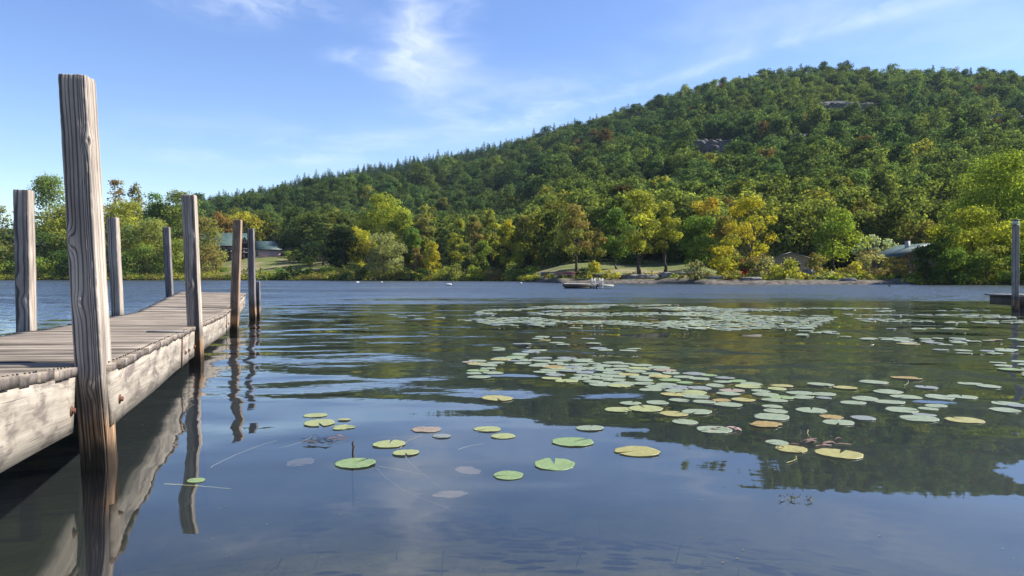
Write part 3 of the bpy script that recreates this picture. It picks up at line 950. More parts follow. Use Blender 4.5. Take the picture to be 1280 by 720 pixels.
def rock_mesh(w, dpt, h, seed, n=26, rough=.22, flat=1.0):
    """A weathered block: a subdivided rounded box with noise."""
    u = np.linspace(-1, 1, n)
    v, f, off = [], [], 0
    for ax in range(3):
        for sg in (-1, 1):
            a, b = np.meshgrid(u, u)
            q = np.zeros((n, n, 3))
            q[..., ax] = sg
            q[..., (ax + 1) % 3] = a
            q[..., (ax + 2) % 3] = b * sg
            v.append(q.reshape(-1, 3))
            i = np.arange(n - 1)[:, None] * n + np.arange(n - 1)[None, :] + off
            f.append(np.stack((i, i + 1, i + n + 1, i + n), -1).reshape(-1, 4))
            off += n * n
    v = np.concatenate(v)
    ln = np.linalg.norm(v, axis=1, keepdims=True)
    v = v * (.62 + .38 / ln)
    nz = 1 + rough * fbm(v[:, 0] * 1.5, v[:, 1] * 1.5, v[:, 2] * 1.5, seed, 5) + rough * .35 * np.abs(vnoise(v[:, 0] * 6, v[:, 1] * 6, v[:, 2] * 9, seed + 3))
    v = v * nz[:, None]
    return v * np.array((w / 2, dpt / 2, h / 2)), np.concatenate(f)


CLEAR = []      # (px0, px1, depth of cliff, downhill clearing)


def build_outcrops():
    for px, py, w, h, lab in ((892, 187, 58, 16, 'grey rock face bare of trees at the middle of the hill'), (1062, 138, 74, 13, 'long grey rock ledge high on the hill near the summit'),
                              (1243, 160, 64, 24, 'tall grey cliff on the hill above the right thicket'), (1000, 178, 34, 14, 'small rock face between the two longer ledges'),
                              (930, 204, 40, 12, 'lowest grey rock face in the shaded gully of the hill'), (512, 250, 26, 9, 'small dark rock face low on the left of the hill')):
        d = depth_for(px, py)
        X = (px - 640) / F * d
        z = CAMH + (HZ - py) / F * d
        W, Hh = w / F * d, h / F * d * 2.0
        v, f = rock_mesh(W, 16, Hh, int(px), 40, .5)
        g = link('rock_outcrop', mesh_data('rock_outcrop', v, f, M['cliff'], None, False), None, (X, d + 5, z - Hh * .15))
        tag(g, lab, 'rock face', 'rock faces on the hill')
        CLEAR.append((px - w * .55, px + w * .55, d, 38))
    for px, top, hw, lab in ((1000, 80, 7, 'pine poking up on the summit skyline, left of the other three'), (1164, 82, 6, 'pine poking up on the skyline above the long rock ledge'),
                             (1211, 85, 6, 'thin pine on the skyline above the tall cliff'), (1252, 89, 7, 'ragged pine on the skyline nearest the right edge')):
        d = float(np.interp(px, D_PX, D_R)) - 6
        plant(px, d, top, hw, 'pine', 'pine', lab, group='lone pines on the summit skyline', leaf=.8, ragged=.5)


build_outcrops()


# ------------------------------------------------------------------ the forest on the hill (one mass)
def build_forest():
    protos = bpy.data.collections.new('forest_tree_kinds')
    kinds = []
    for k in range(6):
        rng = np.random.default_rng(300 + k)
        H = 10.5 + k * .5
        kd = ('round', 'spread', 'oval')[k % 3]
        (v, f, c4), cc, cr = broadleaf(kd, H, 4.1 + .35 * (k % 4), H * (.05 + .03 * (k % 3)), (1, 1, 1), rng, .58, 3.6, None, 0, 30 + 3 * k)
        c4[:, :3] = c4[:, :3] / c4[:, :3].mean() if False else c4[:, :3]
        kinds.append((v, f, c4))
    for k in range(3):
        rng = np.random.default_rng(400 + k)
        (v, f, c4), tips = conifer(13.0 + k, 2.7 + .3 * k, 1.2, (1, 1, 1), rng, .55, 3.4, .3)
        kinds.append((v, f, c4))
    for i, (v, f, c4) in enumerate(kinds):
        rng = np.random.default_rng(500 + i)
        c4[:, :3] = np.repeat(rng.uniform(.7, 1.3, (len(v) // 4, 1)), 4, 0) * np.array((1, 1, 1))
        ob = bpy.data.objects.new('forest_tree_kind_%02d' % i, mesh_data('forest_tree', v, f, M['leaf_forest'], {'tint': ('FLOAT_COLOR', c4)}))
        protos.objects.link(ob)
    rng = np.random.default_rng(77)
    # jittered grid over the front of the hill
    xs, ys = np.meshgrid(np.arange(-900, 1100, 5.5), np.arange(120, 960, 5.5))
    x = (xs + rng.uniform(-3, 3, xs.shape)).ravel()
    y = (ys + rng.uniform(-2.6, 2.6, ys.shape)).ravel()
    px = 640 + F * x / y
    ds = np.interp(px, T_PX, T_SHORE)
    D = np.interp(px, D_PX, D_R)
    start = np.interp(px, [-300, 0, 230, 260, 350, 400, 520, 700, 860, 900, 1180, 1300], [16, 18, 26, 88, 88, 45, 22, 38, 38, 46, 46, 22])
    ok = (px > -260) & (px < 1560) & (y > ds + start) & (y < D + 14)
    for a, b, d, cl in CLEAR:
        ok &= ~((px > a) & (px < b) & (y < d + 6) & (y > d - cl))
    x, y, px, D, ds = x[ok], y[ok], px[ok], D[ok], ds[ok]
    z = ground_z(x, y)
    t = np.clip((y - ds - 60) / (D - ds - 60), 0, 1)
    con = fbm(x / 70, y / 70, 0, 91, 3) * .5 + .55 * (t - .45) + np.clip((840 - px) / 900, -.4, .4) + .35 * np.clip((t - .8) * 5, 0, 1) * np.clip((900 - px) / 200, -1, 1)
    is_con = (con + rng.normal(size=len(x)) * .16) > .34
    idx = np.where(is_con, 6 + rng.integers(0, 3, len(x)), rng.integers(0, 6, len(x)))
    hue = fbm(x / 55, y / 55, 0, 97, 3) + rng.normal(size=len(x)) * .35
    base = np.array((.050, .074, .027))[None] * np.ones((len(x), 1))
    base = base + np.clip(hue, 0, 1.5)[:, None] * np.array((.042, .034, .004))
    base = base + np.clip(-hue, 0, 1.5)[:, None] * np.array((-.020, -.018, -.002))
    low = np.clip(1 - t / .10, 0, 1)[:, None] * np.where(px > 380, 1.0, .5)[:, None]
    base = base * (1 - .55 * low) + np.array((.115, .125, .03))[None] * .55 * low
    r = rng.uniform(size=len(x))
    lower = np.clip(1.2 - t * 2.2, .05, 1)
    base[(r < .04 * lower)] = (.13, .125, .03)
    rr_ = (r > .98) & (px > 700)
    base[rr_] = (.085, .06, .025)
    base[is_con] = np.array((.030, .050, .024))[None] * rng.uniform(.75, 1.35, (is_con.sum(), 1))
    base *= rng.uniform(.65, 1.35, (len(x), 1))
    base = np.clip(base * np.array((1.62, 1.74, 1.72)), .014, .5)
    me = bpy.data.meshes.new('hill_forest')
    me.vertices.add(len(x))
    me.vertices.foreach_set('co', np.stack((x, y, z - .4), 1).astype(np.float32).ravel())
    for nm, tp, arr, key in (('kind_index', 'INT', idx.astype(np.int32), 'value'), ('spin', 'FLOAT', rng.uniform(0, 6.28, len(x)).astype(np.float32), 'value'),
                             ('size', 'FLOAT', (np.clip(rng.normal(.95, .27, len(x)), .5, np.where(t < .25, 1.12, 1.6)) * np.where(is_con, .78, 1.0)).astype(np.float32), 'value'),
                             ('icol', 'FLOAT_COLOR', np.concatenate((base, np.ones((len(x), 1))), 1).astype(np.float32), 'color')):
        a = me.attributes.new(nm, tp, 'POINT')
        a.data.foreach_set(key, arr.ravel())
    o = link('hill_forest', me)
    tag(o, 'dense mixed forest covering the hillside behind the lake', None, None, 'stuff')
    ng = bpy.data.node_groups.new('scatter_forest', 'GeometryNodeTree')
    ng.interface.new_socket('Geometry', in_out='INPUT', socket_type='NodeSocketGeometry')
    ng.interface.new_socket('Geometry', in_out='OUTPUT', socket_type='NodeSocketGeometry')
    N = ng.nodes
    gi, go = N.new('NodeGroupInput'), N.new('NodeGroupOutput')
    ci = N.new('GeometryNodeCollectionInfo')
    ci.inputs['Collection'].default_value = protos
    ci.inputs['Separate Children'].default_value = True
    ci.inputs['Reset Children'].default_value = True
    ip = N.new('GeometryNodeInstanceOnPoints')
    ip.inputs['Pick Instance'].default_value = True

    def att(nm, tp):
        a = N.new('GeometryNodeInputNamedAttribute')
        a.data_type = tp
        a.inputs['Name'].default_value = nm
        return [s for s in a.outputs if s.enabled and s.name == 'Attribute'][0]

    cx = N.new('ShaderNodeCombineXYZ')
    L = ng.links.new
    L(att('spin', 'FLOAT'), cx.inputs[2])
    e2r = N.new('FunctionNodeEulerToRotation')
    L(cx.outputs[0], e2r.inputs[0])
    L(gi.outputs[0], ip.inputs['Points'])
    L(ci.outputs[0], ip.inputs['Instance'])
    L(att('kind_index', 'INT'), ip.inputs['Instance Index'])
    L(e2r.outputs[0], ip.inputs['Rotation'])
    L(att('size', 'FLOAT'), ip.inputs['Scale'])
    L(ip.outputs[0], go.inputs[0])
    md = o.modifiers.new('scatter', 'NODES')
    md.node_group = ng
    print('forest trees', len(x), 'conifers', int(is_con.sum()))


build_forest()

# ------------------------------------------------------------------ buildings and things on the far shore
def roof_mat(name, a, b):
    return simple(name, a, b, 0.6, 0.5, 0.35, 0.0, 4.0)


M['roof_green'] = roof_mat('green_metal_roof', (0.042, 0.072, 0.062), (0.065, 0.10, 0.088))
M['wall_pink'] = simple('pink_siding', (0.44, 0.27, 0.255), (0.52, 0.33, 0.31), 0.8, 0.8, 0.2, 0.0)
M['wall_dark'] = simple('dark_siding', (0.085, 0.034, 0.03), (0.13, 0.055, 0.048), 0.8, 0.8, 0.2)
M['stone'] = simple('pale_stone', (0.30, 0.29, 0.28), (0.42, 0.41, 0.40), 1.2, 0.85, 0.2)
M['glass'] = simple('dark_window_glass', (0.015, 0.018, 0.022), (0.03, 0.035, 0.04), 0.7, 0.12, 0.5)
M['trim'] = simple('white_trim', (0.62, 0.60, 0.57), (0.70, 0.68, 0.65), 2.0, 0.6, 0.3)
M['roof_grey'] = roof_mat('grey_shingles', (0.10, 0.11, 0.125), (0.16, 0.17, 0.19))
M['wall_tan'] = simple('tan_siding', (0.22, 0.185, 0.165), (0.29, 0.25, 0.22), 1.0, 0.8, 0.2)
M['roof_pale'] = roof_mat('pale_green_roof', (0.04, 0.068, 0.06), (0.065, 0.095, 0.084))
M['metal_grey'] = simple('dull_grey_metal', (0.09, 0.095, 0.10), (0.15, 0.155, 0.16), 2.0, 0.5, 0.4)
M['red_paint'] = simple('faded_red_paint', (0.22, 0.055, 0.04), (0.33, 0.10, 0.075), 3.0, 0.5, 0.4)
M['raft_dark'] = wood('raft_dark_wood', (0.03, 0.026, 0.022), (0.10, 0.085, 0.07), (0.2, 0.17, 0.14))
M['raft_light'] = wood('raft_light_wood', (0.16, 0.14, 0.12), (0.42, 0.38, 0.33), (0.62, 0.57, 0.50))
M['black'] = simple('dull_black', (0.012, 0.012, 0.012), (0.03, 0.03, 0.03), 4.0, 0.6, 0.3)


def gable(g, x0, x1, y0, y1, ze, zr, axis, over=.35, th=.16):
    """Two roof slabs. axis 'x': ridge runs along x."""
    if axis == 'x':
        ym = (y0 + y1) / 2
        for s, ya in ((-1, y0 - over), (1, y1 + over)):
            zl = ze - (zr - ze) * over / (ym - y0)
            v = [(x0 - over, ym, zr), (x1 + over, ym, zr), (x1 + over, ya, zl), (x0 - over, ya, zl)]
            v = v + [(a, b, c + th) for a, b, c in v]
            g.add(v, [(0, 1, 2, 3), (7, 6, 5, 4), (0, 4, 5, 1), (1, 5, 6, 2), (2, 6, 7, 3), (3, 7, 4, 0)])
    else:
        xm = (x0 + x1) / 2
        for s, xa in ((-1, x0 - over), (1, x1 + over)):
            zl = ze - (zr - ze) * over / (xm - x0)
            v = [(xm, y0 - over, zr), (xm, y1 + over, zr), (xa, y1 + over, zl), (xa, y0 - over, zl)]
            v = v + [(a, b, c + th) for a, b, c in v]
            g.add(v, [(0, 1, 2, 3), (7, 6, 5, 4), (0, 4, 5, 1), (1, 5, 6, 2), (2, 6, 7, 3), (3, 7, 4, 0)])


def gable_walls(g, x0, x1, y0, y1, z0, ze, zr, axis):
    if axis == 'x':
        ym = (y0 + y1) / 2
        for x in (x0, x1):
            g.add([(x, y0, z0), (x, y1, z0), (x, y1, ze), (x, ym, zr), (x, y0, ze)], [(0, 1, 2, 3, 4)])
        for y in (y0, y1):
            g.add([(x0, y, z0), (x1, y, z0), (x1, y, ze), (x0, y, ze)], [(0, 1, 2, 3)])
    else:
        xm = (x0 + x1) / 2
        for y in (y0, y1):
            g.add([(x0, y, z0), (x1, y, z0), (x1, y, ze), (xm, y, zr), (x0, y, ze)], [(0, 1, 2, 3, 4)])
        for x in (x0, x1):
            g.add([(x, y0, z0), (x, y1, z0), (x, y1, ze), (x, y0, ze)], [(0, 1, 2, 3)])


def window(root, x, y, z, w, h, nx=0, ny=-1):
    """A framed window on a wall facing -y (or +x when nx)."""
    fr = Geo()
    t = .07
    R = None if not nx else np.array(((0, -1, 0), (1, 0, 0), (0, 0, 1.0)))
    for dx, dz, sx, sz in ((-w / 2, 0, t, h + t), (w / 2, 0, t, h + t), (0, h / 2, w + t, t), (0, -h / 2, w + t, t), (0, 0, t * .6, h)):
        c = np.array((dx, 0, dz))
        if R is not None:
            c = R @ c
        fr.box(c + np.array((x, y, z)) + np.array((nx, ny, 0)) * .03, (sx, .08, sz), R)
    f = fr.make('window', M['trim'], root)
    p = Geo()
    p.box(np.array((x, y, z)) + np.array((nx, ny, 0)) * .012, (w, .03, h), R)
    p.make('pane', M['glass'], f)


def build_buildings():
    s = 226.0
    k = s / F

    def bx(px):
        return (px - 640) * k

    def bz(py):
        return CAMH + (HZ - py) * k
    gz = float(ground_z(bx(318), s)) - .3
    root = thing('lodge', 'lodge with green metal roof and pink end wing above the lawn', 'building', (bx(310), s, gz), .30)
    ox, oy, oz = root.location
    X = lambda px: bx(px) - ox
    Z = lambda py: bz(py) - oz
    w = Geo()
    gable_walls(w, X(244), X(316), 0, 11, -1.5, Z(307), Z(291), 'x')
    w.make('wall', M['wall_dark'], root)
    r = Geo()
    gable(r, X(244), X(316), 0, 11, Z(307), Z(291), 'x')
    r.make('roof', M['roof_green'], root)
    w = Geo()
    w.box(((X(316) + X(349)) / 2, 3.5, (Z(312) - 1.5) / 2), (X(349) - X(316), 10, Z(312) + 1.5))
    tag(w.make('wing_wall', M['wall_pink'], root), 'pink sided end wing')
    r = Geo()
    xa, xb, ya, yb, ze, zr = X(316) + .36, X(349) + .5, -2.0, 9.0, Z(311.5), Z(300.5)
    ym = (ya + yb) / 2
    v = [(xa, ya, ze), (xb, ya, ze), (xb, yb, ze), (xa, yb, ze), (xa, ym, zr), (xb - 2.2, ym, zr)]
    v += [(q0, q1, q2 - .2) for q0, q1, q2 in v[:4]]
    r.add(v, [(0, 1, 5, 4), (1, 2, 5), (2, 3, 4, 5), (3, 0, 4), (6, 7, 1, 0), (7, 8, 2, 1), (8, 9, 3, 2), (9, 6, 0, 3), (9, 8, 7, 6)])
    r.make('wing_roof', M['roof_green'], root)
    fb = Geo()
    fb.box(((X(316) + X(349)) / 2, -1.56, Z(323.5)), (X(349) - X(316) + .1, .1, .7))
    fb.make('foundation', M['stone'], root)
    w = Geo()
    gable_walls(w, X(301), X(312), -3.2, 3, Z(306), Z(304), Z(297.5), 'y')
    w.make('dormer', M['wall_dark'], root)
    r = Geo()
    gable(r, X(301), X(312), -3.2, 3, Z(304.2), Z(297.3), 'y', .3)
    r.make('dormer_roof', M['roof_green'], root)
    dk = Geo()
    dk.box((X(303), -2.2, Z(316)), (X(314) - X(290), 3.0, .2))
    for q in (291, 298, 306, 313):
        dk.box((X(q), -3.5, Z(320)), (.18, .18, Z(312) - Z(328)))
        dk.box((X(q), -3.5, Z(313)), (.12, .12, 1.2))
    dk.box((X(302), -3.62, Z(311.5)), (X(314) - X(290), .08, .1))
    dk.make('balcony', M['metal_grey'], root)
    window(root, X(321), -1.5, Z(317.5), .75, 1.7)
    window(root, X(306.5), -3.2, Z(302), 1.1, .9)
    for q in (252, 262, 272, 281, 288, 296):
        window(root, X(q), 0, Z(312.5), 1.0, 1.2)
    ch = Geo()
    ch.box((X(314.5), 6.5, Z(297)), (.8, .8, 4.2))
    ch.make('chimney', M['wall_dark'], root)

    # cottage with a grey roof among the bushes
    d = 118.0
    k2 = d / F
    X0 = (988 - 640) * k2
    g0 = float(ground_z(X0, d))
    root = thing('cottage', 'small tan cottage with a grey gable roof behind shore bushes', 'building', (X0, d, g0), math.radians(-18))
    zt = CAMH + (HZ - 316) * k2 - g0
    ze = CAMH + (HZ - 323) * k2 - g0
    w = Geo()
    gable_walls(w, -2.7, 2.7, 0, 6.5, -.6, ze, zt, 'y')
    w.make('wall', M['wall_tan'], root)
    r = Geo()
    gable(r, -2.7, 2.7, 0, 6.5, ze, zt, 'y', .45, .14)
    r.make('roof', M['roof_grey'], root)
    window(root, -.9, 0, 1.3, .8, 1.0)
    window(root, 1.1, 0, 1.3, .8, 1.0)
    dr = Geo()
    dr.box((.1, -.03, .5), (.8, .06, 1.9))
    dr.make('door', M['trim'], root)

    # cottage with a pale green roof
    d = 116.0
    k2 = d / F
    X0 = (1164 - 640) * k2
    g0 = float(ground_z(X0, d))
    root = thing('cottage', 'cottage with a pale green roof and chimney half hidden by the right thicket', 'building', (X0, d, g0), math.radians(8))
    zt = CAMH + (HZ - 305) * k2 - g0
    ze = CAMH + (HZ - 320) * k2 - g0
    w = Geo()
    gable_walls(w, -5.2, 5.2, 0, 7, -.6, ze, zt, 'y')
    w.make('wall', M['bark'], root)
    r = Geo()
    gable(r, -5.2, 5.2, 0, 7, ze, zt, 'y', .6, .16)
    tag(r.make('roof', M['roof_pale'], root), 'pale green sloping roof')
    ch = Geo()
    ch.box((-1.5, 3.5, zt - .2), (.55, .55, 1.6))
    ch.make('chimney', M['stone'], root)
    window(root, -2.4, 0, 1.4, 1.0, 1.1)

    # grey shed glimpsed at far left
    d = 204.0
    k2 = d / F
    X0 = (40 - 640) * k2
    g0 = float(ground_z(X0, d))
    root = thing('shed', 'dark shed with a pale roof edge half hidden left of the tallest post', 'shed', (X0, d, g0))
    zt = CAMH + (HZ - 300) * k2 - g0
    w = Geo()
    gable_walls(w, -4.6, 3.2, 0, 5, -.6, zt - 1.2, zt, 'x')
    w.make('wall', M['wall_dark'], root)
    r = Geo()
    gable(r, -4.6, 3.2, 0, 5, zt - 1.2, zt, 'x', .4, .2)
    r.make('roof', M['trim'], root)

    # utility pole and bin in the yard
    d = 112.0
    k2 = d / F
    X0 = (1026 - 640) * k2
    g0 = float(ground_z(X0, d))
    root = thing('utility_pole', 'thin wooden utility pole behind the grey roofed cottage', 'pole', (X0, d, g0))
    g = Geo()
    zt = CAMH + (HZ - 303) * k2 - g0
    g.tube([(0, 0, -.5), (0, 0, zt * .5), (0, 0, zt)], [.13, .115, .1], 8)
    g.make('shaft', M['bark_pale'], root)
    g = Geo()
    g.box((-1.0, 0, zt - .25), (2.6, .1, .12))
    g.make('crossarm', M['bark'], root)
    d = 103.0
    k2 = d / F
    X0 = (1012 - 640) * k2
    g0 = float(ground_z(X0, d))
    root = thing('storage_bin', 'grey metal storage bin on the shore beside the cottage', 'bin', (X0, d, g0), .1)
    g = Geo()
    g.box((0, 0, .45), (1.35, .8, .9))
    g.make('body', M['metal_grey'], root)
    g = Geo()
    g.box((0, 0, .95), (1.45, .9, .09))
    g.make('lid', M['roof_grey'], root)


build_buildings()


def shore_rock(px, py, w, h, lab, seed, dpt=None, mat='rock', name='shore_rock', sink=.35):
    d = min(CAMH * F / max(py - HZ, 4.0), 195)
    k = d / F
    W, Hh = w * k, h * k
    v, f = rock_mesh(W, dpt or W * .6, Hh * 1.7, seed, 16, .25)
    gz = max(float(ground_z((px - 640) * k, d)), 0.0)
    o = link(name, mesh_data(name, v, f, M[mat], None, True), None, ((px - 640) * k, d, gz + Hh * (.5 - sink)))
    tag(o, lab, 'rock', 'rocks along the far shore')


def build_shore_things():
    shore_rock(1131, 354.3, 15, 6, 'pale boulder standing in the water by the dark thicket', 1, sink=.0)
    shore_rock(758, 353.6, 40, 4, 'long flat pale rock slab on the shore right of the raft', 2, 2.2)
    shore_rock(800, 353.8, 46, 4.5, 'flat pale rock slab below the tallest lawn tree', 3, 2.5)
    shore_rock(850, 354, 46, 4, 'dark low ledge below the dense round maple', 4, 2.0)
    shore_rock(895, 355, 22, 4, 'dark low rock at the water under the yellow bush', 5)
    shore_rock(938, 355.2, 26, 3.5, 'flat dark rock at the water under the yellow locust', 6)
    shore_rock(974, 354.6, 20, 4.5, 'pale rounded rock at the water below the cottage', 7)
    shore_rock(1060, 355.4, 17, 3, 'dark flat rock in front of the dry grass strip', 8)
    shore_rock(1025, 355, 30, 3, 'long low rock below the storage bin', 9, 1.6)
    shore_rock(712, 353.2, 26, 4, 'pale rock slab under the red canoe', 10, 2.2)
    shore_rock(686, 352.6, 20, 3, 'small pale slab at the left end of the stony beach', 11, 2.0)
    shore_rock(541, 350.8, 15, 3, 'small pale slab at the water below the yellow green tree', 12, 2.0)
    shore_rock(575, 351, 10, 3, 'reddish stone at the water under the middle row', 13)
    shore_rock(622, 351, 18, 2.5, 'low flat stones at the water left of the raft', 14)
    shore_rock(70, 349.6, 30, 1.6, 'thin pale rock at the left bank beside the tallest post', 15)

    # overturned canoe on the stones
    d = 113.0
    k = d / F
    x0 = (714 - 640) * k
    z0 = max(float(ground_z(x0, d)), .3) + .25
    root = thing('canoe', 'overturned red canoe on the pale rocks left of the raft', 'canoe', (x0, d, z0), .12)
    n, m = 22, 12
    t = np.linspace(-1, 1, n)
    th = np.linspace(0, math.pi, m)
    L, Wd, Hh = 2.6, .48, .5
    wd = Wd * (1 - np.abs(t) ** 2.4)
    v = np.stack((np.repeat(t * L / 1, m), (wd[:, None] * np.cos(th)[None]).ravel(), ((.15 * np.abs(t) ** 3)[:, None] * -1 + (Hh * (1 - .5 * np.abs(t) ** 3))[:, None] * np.sin(th)[None] ** .7).ravel()), 1)
    i = np.arange(n - 1)[:, None] * m + np.arange(m - 1)[None]
    f = np.stack((i, i + 1, i + m + 1, i + m), -1).reshape(-1, 4)
    link('hull', mesh_data('hull', v, f, M['red_paint'], None, True), root)
    g = Geo()
    for s in (-1, 1):
        g.tube(np.stack((t * L, s * wd, -.15 * np.abs(t) ** 3), 1), .03, 6)
    g.make('gunwale', M['trim'], root)

    # swim raft
    d = 62.0
    k = d / F
    x0 = (735 - 640) * k
    root = thing('swim_raft', 'wooden swim raft with white ladder rails floating off the stony beach', 'raft', (x0, d, 0), -.05)
    g = Geo()
    for q in range(14):
        g.box((-2.0 + q * .2 + .1, 0, .37), (.19, 2.4, .05), None, (1, 0, 2))
    g.make('deck', M['raft_light'], root)
    g = Geo()
    g.box((-.62, -1.2, .24), (2.76, .06, .22))
    g.box((-.62, 1.2, .24), (2.76, .06, .22))
    g.box((-2.0, 0, .24), (.06, 2.34, .22))
    g.make('side_beam', M['raft_dark'], root)
    g = Geo()
    for yy in (-.85, .85):
        g.box((-.6, yy, .02), (2.6, .5, .26))
    g.make('float', M['black'], root)
    g = Geo()
    for q in range(6):
        g.box((.86 + q * .2, 0, .30), (.19, 2.2, .05), None, (1, 0, 2))
    g.box((1.37, -1.1, .20), (1.24, .06, .13))
    g.box((1.99, 0, .2), (.05, 2.14, .13))
    tag(g.make('side_platform', M['raft_light'], root), 'paler low platform at the right end')
    for xx in (.38, 1.0):
        g = Geo()
        for s in (-.12, .12):
            a = np.linspace(0, math.pi, 12)
            pts = np.stack((np.full(12, xx + s), -.95 + .26 * np.cos(a), .5 + .32 * np.sin(a)), 1)
            pts = np.concatenate(([[xx + s, -.69, .30]], pts, [[xx + s, -1.26, -.2]]))
            g.tube(pts, .032, 6)
        for q in range(3):
            g.box((xx, -1.25, .34 - q * .22), (.26, .08, .03))
        g.box((xx, -.95, .62), (.26, .05, .20))
        g.make('ladder_rail', M['white'], root)

    # small floats of the swimming line
    for px, py, ln, rz, lab in ((447, 353.8, .6, .6, 'small white float far out left of the others'), (477, 353.8, .4, 0, 'tiny white float second from the dock'),
                                (561, 357.0, .75, .1, 'largest white float lying lengthwise on the open water'), (651, 355.2, .4, -.2, 'small white float nearest the raft')):
        dd = CAMH * F / (py - HZ)
        root = thing('swim_float', lab, 'float', ((px - 640) / F * dd, dd, .05), rz, 'white floats on the water')
        t = np.linspace(-1, 1, 11)
        g = Geo()
        g.tube(np.stack((t * ln * .42, 0 * t, .06 + 0 * t), 1), .11 * np.sqrt(np.clip(1.02 - t ** 4, .05, 1)), 12)
        g.make('body', M['white'], root, True)
        g = Geo()
        g.tube([(ln * .40, 0, .06), (ln * .5, 0, .05), (ln * .56, 0, -.1)], .025, 6)
        g.make('tether', M['black'], root)
    dd = CAMH * F / (357.8 - HZ)
    g = Geo()
    t = np.linspace(-1, 1, 9)
    g.tube(np.stack((t * .12, 0 * t, .05 + .03 * t), 1), .10 * np.sqrt(np.clip(1.02 - t ** 2, .03, 1)), 10)
    g.tube([(.10, 0, .08), (.14, 0, .2), (.2, 0, .22)], [.04, .035, .02], 8)
    tag(g.make('duck', M['black'], None, True, ((1112 - 640) / F * dd, dd, 0)), 'small dark duck swimming in front of the pale boulder', 'duck')


build_shore_things()


# ------------------------------------------------------------------ the dock
def wood_rings(x, y, z, axis, lam, knots, seed, wander=.008):
    """Growth-ring value 0..1 (1 = dark late wood) at points of a timber whose length runs along z."""
    ax = axis[0] + wander * fbm(z / .55, 0, 0, seed, 3) + .03 * wander * fbm(z / .12, 3, 0, seed + 5, 2)
    ay = axis[1] + wander * fbm(z / .65, 7, 0, seed + 1, 3)
    rho = np.hypot(x - ax, y - ay)
    rho = rho + .0016 * fbm(x / .04, y / .04, z / .7, seed + 2, 3)
    for kx, ky, kz, a, s in knots:
        q = ((x - kx) ** 2 + (y - ky) ** 2) / s ** 2 + ((z - kz) / (s * 1.9)) ** 2
        rho = rho + .75 * a * np.exp(-q)
    ph = (rho + .35 * lam * np.sin(rho / lam * 1.7) + .5 * lam * np.sin(rho / lam * .61 + seed)) / lam
    k = np.floor(ph)
    w = ph - k
    amp = .25 + .75 * hash3(k, k * 0 + seed, k * 0, 3)
    return np.clip(1 - np.abs(w - .72) / .28, 0, 1) ** 1.6 * amp


